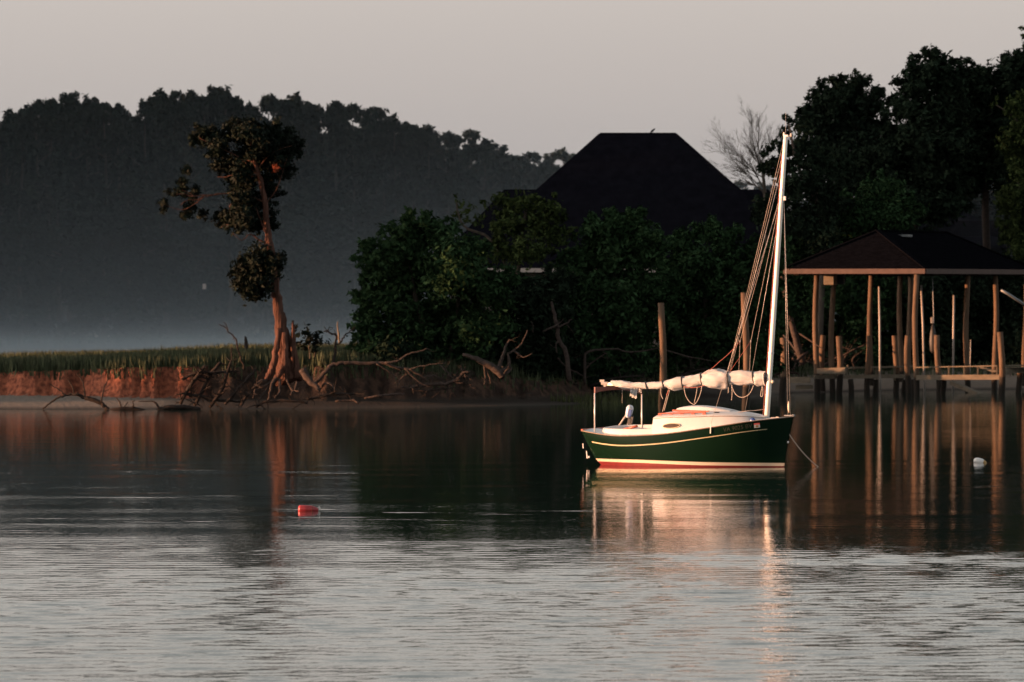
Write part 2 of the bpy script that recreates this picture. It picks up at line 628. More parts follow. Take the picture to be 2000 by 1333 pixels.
def waves(n, lmin, lmax, spread, slope):
    h = np.zeros_like(GX)
    for k in range(n):
        lam = lmin * (lmax / lmin) ** rgw.uniform()
        a = rgw.normal() * spread
        kx, ky = math.sin(a) * 2 * math.pi / lam, math.cos(a) * 2 * math.pi / lam
        h += (lam / (2 * math.pi)) * np.sin(kx * GX + ky * GY + rgw.uniform(0, 6.28))
    return h * slope / math.sqrt(n / 2.0)


def patches(n, lx, ly):
    h = np.zeros_like(GX)
    for k in range(n):
        sx_, sy_ = 2 * math.pi / (lx * rgw.uniform(.5, 2)), 2 * math.pi / (ly * rgw.uniform(.5, 2))
        h += np.sin(sx_ * GX * rgw.choice([-1, 1]) + sy_ * GY + rgw.uniform(0, 6.28))
    return h / math.sqrt(n / 2.0)


edge = GY + 3.2 * patches(10, 16, 12)
breeze = np.clip((112 - edge) / 21.0, 0, 1) ** 1.15
paw = np.clip(patches(18, 6.0, 3.2) - 0.25, 0, 1.0)
calm = 0.25 + 0.75 * np.clip(0.5 + 0.6 * patches(8, 30, 14), 0, 1)
H = waves(64, 0.30, 0.60, 0.60, 0.032) * (breeze * (0.8 + 0.2 * patches(10, 6, 5)) + 0.010)
H += waves(30, 0.8, 1.7, 0.45, 0.006) * (0.55 * breeze + 0.13 * calm)
H += waves(24, 0.6, 1.4, 0.25, 0.0074) * paw * calm * (1 - breeze)
H += waves(48, 0.48, 0.90, 0.26, 0.042) * breeze
H += waves(12, 3.0, 9.0, 0.30, 0.0018)
fade = np.clip((WX - np.abs(GX)) / 2, 0, 1) * np.clip((GY - WY0) / 2, 0, 1) * np.clip((WY1 - GY) / 12, 0, 1)
H *= fade
i = np.arange(len(wxs) - 1)[None, :] + (np.arange(len(wys) - 1) * len(wxs))[:, None]
i = i.ravel()
wv = np.stack([GX.ravel(), GY.ravel(), H.ravel()], 1)
wf = np.stack([i, i + 1, i + 1 + len(wxs), i + len(wxs)], 1)
n0 = len(wv)
B = 5000.0
ring = np.array([(-WX, WY0, 0), (WX, WY0, 0), (WX, WY1, 0), (-WX, WY1, 0), (-B, -600, 0), (B, -600, 0), (B, 5500, 0), (-B, 5500, 0)], float)
wv = np.concatenate([wv, ring])
rf = np.array([(4, 5, 1, 0), (5, 6, 2, 1), (6, 7, 3, 2), (7, 4, 0, 3)]) + n0
wf = np.concatenate([wf, rf])
wme = np_mesh('water', wv, wf, True)
tag(link('water', wme, wm), kind='structure', label='dark calm river with a ruffled near reach', cat='water')


# ------------------------------------------------------------------ foliage tools
def leaf_cloud(centres, radii, rng, n, size, aspect=1.7, shell=0.45, sub=14, sub_r=0.30, up=0.3):
    """quads spread in leaf sprays through ellipsoid clumps; centres (k,3), radii (k,3)"""
    C = np.asarray(centres, float)
    Rr = np.asarray(radii, float)
    k = len(C)
    area = np.maximum(Rr[:, 0] * Rr[:, 2], 1e-4)
    cnt = np.maximum((area / area.sum() * n).astype(int), 6)
    pts, nor = [], []
    for i in range(k):
        ns = max(3, int(sub * (0.5 + math.sqrt(area[i]))))
        d = rng.normal(size=(ns, 3))
        d /= np.linalg.norm(d, axis=1)[:, None]
        rad = rng.uniform(shell, 1.0, ns)[:, None]
        sc = d * rad
        which = rng.integers(0, ns, cnt[i])
        off = rng.normal(size=(cnt[i], 3)) * sub_r * rng.uniform(0.4, 1.0, (cnt[i], 1))
        p = sc[which] + off
        pts.append(C[i] + p * Rr[i])
        q = d[which] + rng.normal(size=(cnt[i], 3)) * 0.8
        q[:, 2] += up
        nor.append(q)
    p = np.concatenate(pts)
    nrm = np.concatenate(nor)
    nrm /= np.linalg.norm(nrm, axis=1)[:, None]
    N = len(p)
    rnd = rng.normal(size=(N, 3))
    tx = np.cross(nrm, rnd)
    tx /= np.linalg.norm(tx, axis=1)[:, None]
    ty = np.cross(nrm, tx)
    s = size * rng.uniform(0.6, 1.4, N)[:, None]
    a, c = tx * s * 0.5 * aspect, ty * s * 0.5 / aspect * 1.25
    bend = nrm * s * 0.12
    v = np.stack([p - a, p - c + bend, p + a, p + c + bend], 1).reshape(-1, 3)
    f = np.arange(N * 4).reshape(N, 4)
    return v, f


def crown_from_blobs(blobs, Y, depth, rng, per_m2=260, size=0.17, tufts=4, **kw):
    """blobs (px, py, radius px) -> leaves round each blob, filled out in depth"""
    C, Rr = [], []
    for (px, py, r) in blobs:
        y0 = Y + rng.uniform(-0.35, 0.35) * depth
        for j in range(2 if depth > 1.0 and r > 20 else 1):
            yy = y0 + (0 if j == 0 else rng.uniform(-0.5, 0.6) * depth)
            p = P(px + (0 if j == 0 else rng.uniform(-.25, .25) * r), py + (0 if j == 0 else rng.uniform(-.15, .25) * r), yy)
            rm = r * yy / FOC * (1.0 if j == 0 else 0.85)
            C.append(p)
            Rr.append((rm, rm * 1.1, rm * rng.uniform(0.8, 1.0)))
    if tufts:
        for (px, py, r) in blobs:
            if r < 18:
                continue
            for j in range(int(tufts * (0.6 + r / 40))):
                a = rng.uniform(-0.35, math.pi + 0.35)
                L = r * rng.uniform(0.95, 1.22)
                q = r * rng.uniform(0.14, 0.26)
                yy = Y + rng.uniform(-.5, .3) * depth
                C.append(P(px + math.cos(a) * L, py - math.sin(a) * L * 0.95, yy))
                qm = q * yy / FOC
                Rr.append((qm * (1 + .7 * abs(math.cos(a))), qm, qm * (1 + .7 * abs(math.sin(a)))))
    area = sum(3.1416 * a * c for a, _, c in Rr)
    return leaf_cloud([tuple(c) for c in C], Rr, rng, int(area * per_m2), size, **kw)


def child_mesh(name, v, f, mat_, parent, base):
    v = np.asarray(v) - np.array(tuple(base))
    return link(name, np_mesh(name, v, f), mat_, parent)


def grow(mb, p, d, L, r, depth, rng, spread=0.6, up=0.15, sides=5, kids=3, shrink=0.62, segs=5, wig=0.16):
    pts, rad = [Vector(p)], [r]
    d = Vector(d).normalized()
    for i in range(segs):
        d = (d + Vector((rng.normal(), rng.normal(), rng.normal())) * wig + Vector((0, 0, up * 0.3))).normalized()
        pts.append(pts[-1] + d * (L / segs))
        rad.append(r * (1 - 0.75 * (i + 1) / segs))
    mb.tube(pts, rad, sides, cap=False)
    if depth <= 0:
        return
    for k in range(kids):
        i = int(rng.integers(1, segs + 1))
        dd = (pts[i] - pts[i - 1]).normalized()
        side = Vector((rng.normal(), rng.normal(), rng.normal()))
        side = (side - dd * side.dot(dd)).normalized()
        nd = (dd + side * spread * rng.uniform(0.6, 1.3) + Vector((0, 0, up))).normalized()
        grow(mb, pts[i], nd, L * shrink * rng.uniform(0.7, 1.15), max(rad[i] * 0.75, 0.004), depth - 1, rng, spread, up, max(3, sides - 1), kids, shrink, segs, wig)


def poly(mb, px_pts, Y, dY=0.0, rng=None, sides=7, jit=0.0):
    """tube through (px, py, radius px) points; depth runs from Y to Y + dY"""
    pts, rad = [], []
    n = len(px_pts)
    for i, (px, py, r) in enumerate(px_pts):
        y = Y + dY * i / max(1, n - 1)
        pts.append(P(px, py, y))
        rad.append(max(r * y / FOC, 0.006))
    # smooth
    if n > 2:
        out, ro = [], []
        for i in range(n - 1):
            p0, p1, p2, p3 = pts[max(i - 1, 0)], pts[i], pts[i + 1], pts[min(i + 2, n - 1)]
            for q in range(4):
                u = q / 4
                pt = 0.5 * ((2 * p1) + (p2 - p0) * u + (2 * p0 - 5 * p1 + 4 * p2 - p3) * u * u + (-p0 + 3 * p1 - 3 * p2 + p3) * u ** 3)
                if rng is not None and jit:
                    pt = pt + Vector((rng.normal(), rng.normal(), rng.normal())) * jit
                out.append(pt)
                ro.append(lerp(rad[i], rad[i + 1], u))
        out.append(pts[-1]); ro.append(rad[-1])
        pts, rad = out, ro
    mb.tube(pts, rad, sides)
    return pts, rad


# ------------------------------------------------------------------ far treeline
rngF = np.random.default_rng(11)


def far_variant(kind, seed):
    """unit tree, about 20 m tall, returns (trunk mesh, crown mesh)"""
    rg = np.random.default_rng(seed)
    H = 20.0
    C, Rr = [], []
    if kind == 'pine':
        n = 21
        for i in range(n):
            z = rg.uniform(0.50, 0.955) * H
            w = 3.0 * math.sqrt(max(0.0, 1 - ((z / H - 0.70) / 0.29) ** 2)) + 0.3
            a = rg.uniform(0, 2 * math.pi)
            r = w * math.sqrt(rg.uniform(0, 1))
            s = rg.uniform(0.55, 1.25)
            C.append((r * math.cos(a), r * math.sin(a), z)); Rr.append((s, s, s * 0.7))
        C.append((0, 0, H * 0.955)); Rr.append((1.0, 1.0, 0.8))
        nl = 5200
    else:
        n = 34
        for i in range(n):
            z = rg.uniform(0.06, 0.94) * H
            w = 3.6 * math.sqrt(max(0.02, 1 - ((z / H - 0.5) / 0.52) ** 2))
            a = rg.uniform(0, 2 * math.pi)
            r = w * math.sqrt(rg.uniform(0, 1))
            s = rg.uniform(0.9, 1.7)
            C.append((r * math.cos(a), r * math.sin(a), z)); Rr.append((s, s, s * 0.8))
        nl = 6500
    v, f = leaf_cloud(C, Rr, rg, nl, 0.36, sub=16, sub_r=.22)
    crown = np_mesh('far_crown', v, f)
    crown.materials.append(M['leaf_far'])
    mb = MB()
    pts = [(0.12 * math.sin(i * 1.3 + seed), 0.12 * math.cos(i * 1.7), i * H * 0.92 / 8 - (1.0 if i == 0 else 0)) for i in range(9)]
    mb.tube(pts, [0.28 - 0.026 * i for i in range(9)], 7)
    for i in range(7 if kind == 'pine' else 3):
        z = rg.uniform(0.35, 0.8) * H
        a = rg.uniform(0, 6.28)
        mb.tube([(0, 0, z), (1.0 * math.cos(a), 1.0 * math.sin(a), z + 0.5), (2.2 * math.cos(a), 2.2 * math.sin(a), z + 1.3)], [0.09, 0.06, 0.02], 4)
    tm = bpy.data.meshes.new('far_trunk')
    tm.from_pydata(mb.v, [], mb.f)
    tm.materials.append(M['darkdrift'])
    return tm, crown


PINES = [far_variant('pine', s) for s in (1, 2, 3, 4, 5)]
BROADS = [far_variant('broad', s) for s in (21, 22, 23)]


def far_depth(px):
    return float(np.interp(px, [-300, 0, 500, 800, 1150, 1500, 2000], [495, 505, 530, 560, 640, 660, 600]))


def far_tree(px, py_top, Y, var, wide, label, group=None):
    tm, cm = var
    X = (px - 1000) * Y / FOC
    g = gz(X, Y)
    top = EYE - (py_top - HORIZON) * Y / FOC
    h = max(top - g, 3.0)
    root = empty('far_tree', (X, Y, g), label, 'tree', group, rz=rngF.uniform(0, 6.28))
    s = h / 20.0
    root.scale = (wide, wide, s)
    link('trunk', tm, None, root)
    link('crown', cm, None, root)
    return root


SKYLINE = [(-30, 230), (15, 222), (45, 208), (72, 196), (100, 192), (138, 178), (172, 187), (205, 196), (232, 210), (262, 226), (285, 198), (315, 176), (342, 173), (372, 178), (398, 186), (420, 166), (440, 170), (462, 190),
           (490, 208), (525, 183), (560, 192), (582, 183), (612, 200), (655, 199), (690, 201), (735, 207), (772, 224), (806, 240), (836, 264), (874, 256), (918, 252), (945, 272), (975, 294), (1005, 306), (1038, 296), (1068, 312), (1102, 290), (1130, 312), (1170, 322)]
ORD = ['first', 'second', 'third', 'fourth', 'fifth', 'sixth', 'seventh', 'eighth', 'ninth', 'tenth', 'eleventh', 'twelfth', 'thirteenth', 'fourteenth', 'fifteenth', 'sixteenth', 'seventeenth', 'eighteenth']
lefts = sorted([q for q, _ in SKYLINE if q < 480], reverse=True)
mids = sorted([q for q, _ in SKYLINE if 480 <= q < 800])
rights = sorted([q for q, _ in SKYLINE if q >= 800], reverse=True)


def skyline_label(q):
    if q in lefts:
        return 'far skyline tree, ' + ORD[lefts.index(q)] + ' crown to the left of the cedar top'
    if q in mids:
        return 'far skyline tree, ' + ORD[mids.index(q)] + ' crown to the right of the cedar top'
    return 'far skyline tree, ' + ORD[rights.index(q)] + ' crown counted leftwards from the big dark roof'


for i, (px, py) in enumerate(SKYLINE):
    Y = far_depth(px) + rngF.uniform(-4, 4)
    if px in (138, 420, 525, 918, 1102):
        lab = {138: 'double topped far tree rising highest at the left end of the misty treeline',
               420: 'feathery pale topped far tree, highest point of the treeline above the leaning cedar',
               525: 'round topped dark far tree just right of and above the cedar crown',
               918: 'rounded far tree standing above its neighbours between the bushes and the dark roof',
               1102: 'last open topped far tree touching the left slope of the big dark roof'}[px]
        far_tree(px, py, Y, PINES[i % 5], rngF.uniform(0.75, 0.95), lab)
    else:
        far_tree(px, py, Y, PINES[i % 5], rngF.uniform(0.7, 0.95), skyline_label(px), 'trees of the far treeline')
for row in range(3):
    for k in range(34):
        px = -60 + k * 37 + rngF.uniform(-14, 14)
        top = float(np.interp(px, [p[0] for p in SKYLINE], [p[1] for p in SKYLINE]))
        Y = far_depth(px) + (9, -9, 26)[row] + rngF.uniform(-3, 3)
        far_tree(px, top + (rngF.uniform(32, 62), rngF.uniform(120, 230), rngF.uniform(48, 85))[row], Y, (PINES[(k * 3) % 5] if row == 0 else BROADS[k % 3]), rngF.uniform(0.8, 1.05) * (1.7 if row == 2 else 1),
                 ('dark tree of the hazy far treeline, half hidden behind its front rank', 'low leafy tree at the misty foot of the far treeline', 'dark tree deep inside the hazy far woods')[row],
                 ('trees behind the far skyline', 'low trees along the far bank', 'trees deep in the far woods')[row])
for k in range(16):
    px = 1180 + k * 58 + rngF.uniform(-14, 14)
    top = float(np.interp(px, [1180, 1400, 1445, 1500, 1800, 2050], [345, 345, 338, 355, 300, 250])) + rngF.uniform(-4, 14)
    far_tree(px, top, far_depth(px), BROADS[k % 3], rngF.uniform(0.9, 1.2), 'blue hazy tree seen far off behind the house and the right hand wood', 'hazy trees far behind the house')

for k in range(10):
    px = 1730 + k * 36 + rngF.uniform(-10, 10)
    far_tree(px, float(np.interp(px, [1730, 1850, 2040], [330, 285, 240])) + rngF.uniform(-10, 20), 385 + rngF.uniform(-12, 12), BROADS[k % 3], rngF.uniform(1.0, 1.3), 'dim hazy tree in the gap above the boathouse roof', 'hazy trees above the boathouse')

# unseen wood added at left, gapped to shade the marsh, bushes and far trees
rw = np.random.default_rng(77)
C, Rr = [], []


def shade_wood(u0, u1, v, hgt, step):
    u = u0
    while u > u1:
        base = np.array([0.174, -0.985]) * u + np.array([-0.985, -0.174]) * (v + rw.uniform(-6, 6))
        h = hgt * rw.uniform(0.9, 1.1)
        for j in range(9):
            C.append((base[0] + rw.uniform(-2.5, 2.5), base[1] + rw.uniform(-2.5, 2.5), h * (j + 0.6) / 9.2))
            Rr.append((3.2, 3.2, 2.4))
        u -= step
V_WOOD = 82
shade_wood(-234, -243, V_WOOD, 21, 2.0)
shade_wood(-268.5, -620, V_WOOD, 31, 3.0)
v, f = leaf_cloud(C, Rr, rw, 150000, 1.3, sub=14)
tag(link('left_shade_woods', np_mesh('left_shade_woods', v, f), M['leaf_far']), 'unseen dense wood added on the left to shade the marsh and far trees', 'woods', kind='stuff')

# the shore goes on wooded to the right of the picture
C, Rr = [], []
for k in range(34):
    x, y = rw.uniform(33, 110), rw.uniform(298, 330)
    h = rw.uniform(11, 17)
    for j in range(6):
        C.append((x + rw.uniform(-2, 2), y + rw.uniform(-2, 2), 1.0 + h * (j + .5) / 6)); Rr.append((2.8, 2.8, 1.9))
v, f = leaf_cloud(C, Rr, rw, 26000, 0.5, sub=12)
tag(link('right_shore_woods', np_mesh('right_shore_woods', v, f), M['leaf_dark']), 'wood on the shore beyond the right picture edge', 'woods', kind='stuff')

# ------------------------------------------------------------------ mist over the creek
vm = bpy.data.materials.new('creek_mist')
vm.use_nodes = True
t = vm.node_tree
t.nodes.remove(t.nodes['Principled BSDF'])
vol = t.nodes.new('ShaderNodeVolumePrincipled')
vol.inputs['Color'].default_value = (0.74, 0.87, 0.97, 1)
vol.inputs['Anisotropy'].default_value = 0.0
geo = t.nodes.new('ShaderNodeNewGeometry')
sp = t.nodes.new('ShaderNodeSeparateXYZ')
t.links.new(geo.outputs['Position'], sp.inputs[0])


def expo(scale, amp):
    a = t.nodes.new('ShaderNodeMath'); a.operation = 'MULTIPLY'; a.inputs[1].default_value = -1.0 / scale
    t.links.new(sp.outputs['Z'], a.inputs[0])
    e = t.nodes.new('ShaderNodeMath'); e.operation = 'EXPONENT'
    t.links.new(a.outputs[0], e.inputs[0])
    c = t.nodes.new('ShaderNodeMath'); c.operation = 'MULTIPLY'; c.inputs[1].default_value = amp
    t.links.new(e.outputs[0], c.inputs[0])
    return c.outputs[0]


sm = t.nodes.new('ShaderNodeMath'); sm.operation = 'ADD'
t.links.new(expo(0.85, 0.0058), sm.inputs[0])
t.links.new(expo(7.5, 0.00125), sm.inputs[1])
t.links.new(sm.outputs[0], vol.inputs['Density'])
t.links.new(vol.outputs[0], t.nodes['Material Output'].inputs['Volume'])
mb = MB()
mb.box((10, 480, 13.03), (520, 350, 26))
tag(mb.build('mist', vm), 'thin blue morning mist lying over the creek below the far trees', 'mist', kind='stuff')


# ------------------------------------------------------------------ house behind the bushes
def hip_roof(mb, x0, x1, y0, y1, ze, ridge_x0, ridge_x1, zr, ov=0.0):
    ym = (y0 + y1) / 2
    v = [(x0, y0, ze), (x1, y0, ze), (x1, y1, ze), (x0, y1, ze), (ridge_x0, ym, zr), (ridge_x1, ym, zr)]
    th = 0.18
    lo = [(a, b_, c - th) for a, b_, c in v[:4]]
    mb.add(v + lo, [(0, 1, 5, 4), (1, 2, 5), (2, 3, 4, 5), (3, 0, 4), (0, 6, 7, 1), (1, 7, 8, 2), (2, 8, 9, 3), (3, 9, 6, 0), (6, 9, 8, 7)])


HY = 292.0
hs_ = HY / FOC
house = empty('house', (5.5, HY + 6, 1.6), 'large house with a steep dark hipped roof behind the shore bushes', 'house')
hb_ = house.location


def Q(px, py, Y):
    p = P(px, py, Y)
    return (p.x - hb_.x, p.y - hb_.y, p.z - hb_.z)


mb = MB()
e0, e1 = Q(838, 527, HY), Q(1650, 527, HY)
rz = Q(1000, 370, HY + 4.2)[2]
hip_roof(mb, e0[0], e1[0], e0[1], e0[1] + 9.6, e0[2], Q(985, 370, HY + 4.8)[0], Q(1500, 360, HY + 4.8)[0], rz)
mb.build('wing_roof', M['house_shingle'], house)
mb = MB()
e0, e1 = Q(868, 525, HY - .5), Q(1628, 525, HY - .5)
tz = Q(1172, 261, HY + 8)[2]
hip_roof(mb, e0[0] + .2, e1[0] - .2, e0[1], e0[1] + 17, e0[2] + .05, Q(1170, 261, HY + 8)[0], Q(1322, 261, HY + 8)[0], tz)
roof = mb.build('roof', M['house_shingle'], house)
mb = MB()
mb.tube([Q(1172, 262, HY + 8), Q(1320, 262, HY + 8)], 0.07, 6)
mb.build('ridge_cap', M['house_shingle'], roof)
mb = MB()
wx0, wx1 = Q(880, 0, HY)[0], Q(1620, 0, HY)[0]
wz = Q(0, 535, HY)[2]
mb.box(((wx0 + wx1) / 2, -6 + .9 + 3.6, (wz - 0.6) / 2), (wx1 - wx0, 7.2, wz + 0.6))
mb.build('wall', M['siding'], house)
mb = MB()
mb.box(((e0[0] + e1[0]) / 2, e0[1] - .03, e0[2] - .08), (e1[0] - e0[0] - .6, .05, .2))
mb.build('fascia_board', M['trim'], house)
for k in range(9):
    wx = wx0 + 1.2 + k * (wx1 - wx0 - 2.4) / 8
    mb = MB()
    zc = Q(0, 585, HY)[2]
    for dx, dz, sx, sz in ((-.5, 0, .08, 1.5), (.5, 0, .08, 1.5), (0, .71, .92, .08), (0, -.71, .92, .08), (0, 0, .92, .05)):
        mb.box((wx + dx, -6 + .88, zc + dz), (sx, .08, sz))
    w = mb.build('window', M['trim'], house)
    mb = MB()
    mb.box((wx, -6 + .89, zc), (.94, .015, 1.36))
    mb.build('pane', M['glass'], w)

# bird on the ridge
bird = empty('bird', P(1274, 261, HY + 8), 'tiny dark bird perched on the ridge of the big roof', 'bird')
mb = MB()
mb.lathe([(-.10, .01), (-.06, .045), (0, .06), (.06, .045), (.10, .035), (.13, .04), (.16, .03), (.185, .006)], (0, 0, .12), (.75, 0, .65), 8)
mb.tube([(-.06, 0, .07), (-.16, 0, .0)], [.03, .012], 5)
mb.tube([(0, -.01, .10), (0.01, -.01, 0)], .008, 4)
mb.tube([(0, .015, .10), (0.01, .015, 0)], .008, 4)
mb.build('body', M['black'], bird, smooth=True)

# second roof, far right
h2 = empty('house', P(1840, 545, 330), 'low house with a dark roof in the hazy gap behind the boathouse', 'house')
o = h2.location
mb = MB()
a, b_ = P(1690, 465, 326), P(1990, 505, 326)
hip_roof(mb, a.x - o.x - .5, b_.x - o.x + .5, -4, 6, P(0, 478, 326).z - o.z, P(1770, 400, 331).x - o.x, P(1862, 400, 331).x - o.x, P(0, 402, 331).z - o.z)
mb.build('roof', M['house_shingle'], h2)
mb = MB()
mb.box(((a.x + b_.x) / 2 - o.x, 1, 1.0), (b_.x - a.x - .8, 8, 4.2))
mb.build('wall', M['house_shingle'], h2)

# ------------------------------------------------------------------ near trees
rt = np.random.default_rng(3)


def tree(name, label, cat, Y, blobs, trunks, leafm, depth=3.0, per=420, size=0.135, base_px=None, barkm=None, **kw):
    base = P(base_px[0], base_px[1], Y)
    base.z = gz(base.x, Y)
    root = empty(name, base, label, cat)
    mb = MB(off=base)
    first = True
    for tr in trunks:
        poly(mb, tr, Y, 0.0, rt, 8, 0.012)
    if trunks:
        mb.build('trunk', barkm or M['bark'], root, smooth=True)
    if blobs:
        v, f = crown_from_blobs(blobs, Y, depth, rt, per, size, **kw)
        child_mesh('crown', v, f, leafm, root, base)
    return root


tree('bush', 'big spiky edged green bush at the left end of the thicket beside the misty creek', 'bush', 236,
     [(730, 512, 34), (770, 482, 38), (820, 455, 36), (848, 440, 24), (800, 540, 66), (740, 572, 42), (880, 520, 64), (930, 545, 55), (760, 640, 56), (722, 652, 34), (840, 630, 74), (920, 632, 64), (706, 676, 20), (735, 692, 36), (860, 472, 22), (905, 502, 26),
      (703, 515, 9), (714, 540, 12), (765, 450, 10), (830, 424, 9), (838, 418, 7), (700, 580, 10), (712, 600, 12), (790, 452, 14), (885, 448, 16), (800, 690, 50), (880, 690, 50)],
     [[(845, 730, 7), (835, 680, 6), (815, 600, 5), (800, 520, 3)], [(870, 730, 6), (890, 640, 4), (900, 520, 2)]], M['leaf_bush'], 3.4, base_px=(850, 720))
tree('sapling', 'thin yellowish green young tree in front of the left roof slope', 'tree', 243,
     [(985, 402, 22), (1030, 395, 26), (1075, 408, 24), (1000, 440, 32), (1060, 440, 34), (1030, 484, 40), (900, 398, 10), (907, 425, 14), (935, 430, 14), (975, 495, 34), (1095, 460, 26), (890, 385, 5), (888, 420, 7), (920, 405, 8), (945, 400, 8)],
     [[(1010, 720, 6), (1005, 600, 5), (1015, 500, 4), (1030, 400, 2)], [(1008, 560, 4), (960, 470, 3), (905, 440, 2), (892, 395, 1.2)], [(1012, 520, 3), (1050, 450, 2), (1072, 400, 1)]], M['leaf_light'], 2.0, per=210, base_px=(1010, 700))
tree('bush', 'broad rounded green bush with the tallest dome below the big roof', 'bush', 244,
     [(1210, 442, 32), (1242, 436, 24), (1172, 452, 32), (1150, 492, 42), (1210, 500, 56), (1260, 492, 38), (1130, 560, 56), (1200, 580, 66), (1262, 572, 48), (1110, 640, 62), (1180, 650, 66), (1250, 655, 56), (1150, 700, 50), (1230, 705, 45), (1225, 418, 12), (1195, 415, 12)],
     [[(1190, 750, 8), (1185, 680, 7), (1195, 580, 5), (1210, 480, 3)], [(1230, 750, 6), (1245, 650, 4), (1250, 540, 2)]], M['leaf_bush'], 3.4, base_px=(1200, 735))
tree('bush', 'shaggy green bush directly behind the furled sail, left of the mast', 'bush', 247.5,
     [(1380, 456, 26), (1410, 468, 22), (1330, 478, 26), (1312, 520, 36), (1370, 520, 46), (1430, 512, 36), (1340, 580, 56), (1410, 580, 56), (1468, 560, 42), (1320, 650, 56), (1390, 655, 56), (1458, 655, 56), (1500, 500, 36), (1505, 600, 46), (1330, 455, 9), (1390, 432, 10), (1440, 455, 14), (1320, 700, 45), (1400, 705, 45), (1470, 705, 45)],
     [[(1370, 750, 7), (1375, 660, 6), (1380, 560, 4), (1382, 470, 2)], [(1440, 750, 6), (1435, 640, 4), (1425, 520, 2)]], M['leaf_bush'], 2.4, base_px=(1400, 735))
tree('bush', 'dark low bush hiding the pink house wall between two taller bushes', 'bush', 240,
     [(985, 580, 48), (1050, 600, 50), (1010, 660, 56), (1070, 670, 50), (950, 690, 50), (1040, 715, 45), (1090, 560, 34), (950, 560, 22), (1000, 545, 12), (1100, 715, 40)],
     [[(1020, 745, 6), (1015, 680, 5), (1030, 600, 3)]], M['leaf_dark'], 3.0, base_px=(1020, 735))
tree('shrub', 'small round leaning shrub on the marsh just right of the cedar trunk', 'shrub', 231,
     [(598, 650, 12), (615, 655, 14), (625, 662, 11), (605, 668, 12), (590, 675, 12), (580, 655, 6), (576, 642, 6), (640, 668, 6), (612, 680, 10)],
     [[(606, 700, 2), (604, 680, 1.5), (608, 655, 1)], [(614, 698, 1.5), (618, 670, 1)]], M['leaf_cedar'], 0.9, per=300, size=.13, base_px=(606, 700))

tree('pine_tree', 'round headed pine right of the mast top, mist blurring its crown', 'tree', 310,
     [(1660, 186, 36), (1622, 196, 34), (1692, 200, 34), (1600, 232, 34), (1648, 250, 46), (1702, 250, 36), (1580, 225, 24), (1640, 310, 46), (1600, 300, 36), (1670, 162, 20), (1690, 158, 14), (1640, 165, 14), (1712, 178, 12), (1725, 182, 8), (1600, 196, 14), (1690, 300, 36)],
     [[(1684, 720, 7), (1672, 520, 7), (1678, 440, 6.5), (1683, 385, 6), (1679, 330, 5), (1668, 240, 3)], [(1678, 425, 4), (1668, 408, 3), (1650, 402, 2.5), (1635, 412, 1.8)]], M['leaf_dark'], 3.6, per=330, size=.16, base_px=(1684, 700), up=0.6)
tree('pine_tree', 'tallest dark pine with a two lobed scalloped top above the boathouse ridge', 'tree', 290,
     [(1820, 138, 34), (1790, 165, 34), (1850, 152, 32), (1773, 212, 34), (1830, 215, 46), (1800, 270, 50), (1758, 262, 24), (1850, 285, 42), (1742, 340, 44), (1800, 350, 54), (1705, 335, 36), (1825, 112, 14), (1836, 116, 12), (1772, 140, 14), (1782, 128, 12), (1754, 190, 10), (1752, 215, 12), (1846, 130, 12), (1740, 280, 20), (1860, 350, 30), (1650, 360, 40), (1736, 300, 30), (1742, 262, 18), (1700, 320, 34), (1780, 400, 50), (1840, 400, 46)],
     [[(1780, 720, 9), (1783, 560, 8), (1790, 400, 7), (1812, 250, 5), (1822, 150, 2)], [(1786, 480, 4), (1740, 420, 3), (1715, 360, 2)]], M['leaf_dark'], 3.6, per=360, size=.16, base_px=(1780, 700), barkm=M['darkdrift'], up=0.6)
tree('pine_tree', 'wide dark pine at the right end of the skyline', 'tree', 295,
     [(1880, 148, 26), (1900, 165, 30), (1925, 172, 30), (1962, 150, 34), (1988, 128, 26), (1900, 230, 52), (1960, 230, 56), (1925, 305, 48), (1980, 290, 50), (1885, 300, 32), (2045, 180, 70), (2050, 300, 80), (1872, 122, 12), (1885, 118, 10), (1915, 135, 10), (1932, 142, 8), (1965, 112, 10), (1985, 106, 10), (1998, 110, 10), (1905, 136, 10), (1872, 205, 32), (1866, 262, 36), (1858, 322, 36), (1900, 350, 40), (1950, 345, 36)],
     [[(1935, 720, 9), (1930, 560, 8), (1925, 400, 7), (1930, 280, 5), (1940, 160, 2)]], M['leaf_dark'], 3.6, per=360, size=.16, base_px=(1935, 700), barkm=M['darkdrift'], up=0.6)
tree('broadleaf_tree', 'dark leafy tree overhanging the right picture edge with yellowish tips', 'tree', 281,
     [(1998, 56, 7), (1999, 68, 5), (2000, 90, 5), (2030, 80, 26), (1985, 200, 20), (1940, 206, 7), (1950, 190, 5), (1972, 215, 14), (1978, 285, 24), (1995, 240, 20), (1968, 395, 24), (1992, 420, 30), (1975, 450, 24), (1985, 330, 22), (2040, 260, 60), (2050, 400, 70), (1965, 290, 14), (1960, 440, 16), (1990, 480, 30)],
     [[(2030, 740, 9), (2028, 560, 8), (2020, 380, 6), (2012, 220, 4), (2005, 80, 1.5)], [(2020, 300, 3), (1990, 240, 2), (1945, 205, 1)]], M['leaf_light'], 2.0, per=360, size=.13, base_px=(2030, 720))
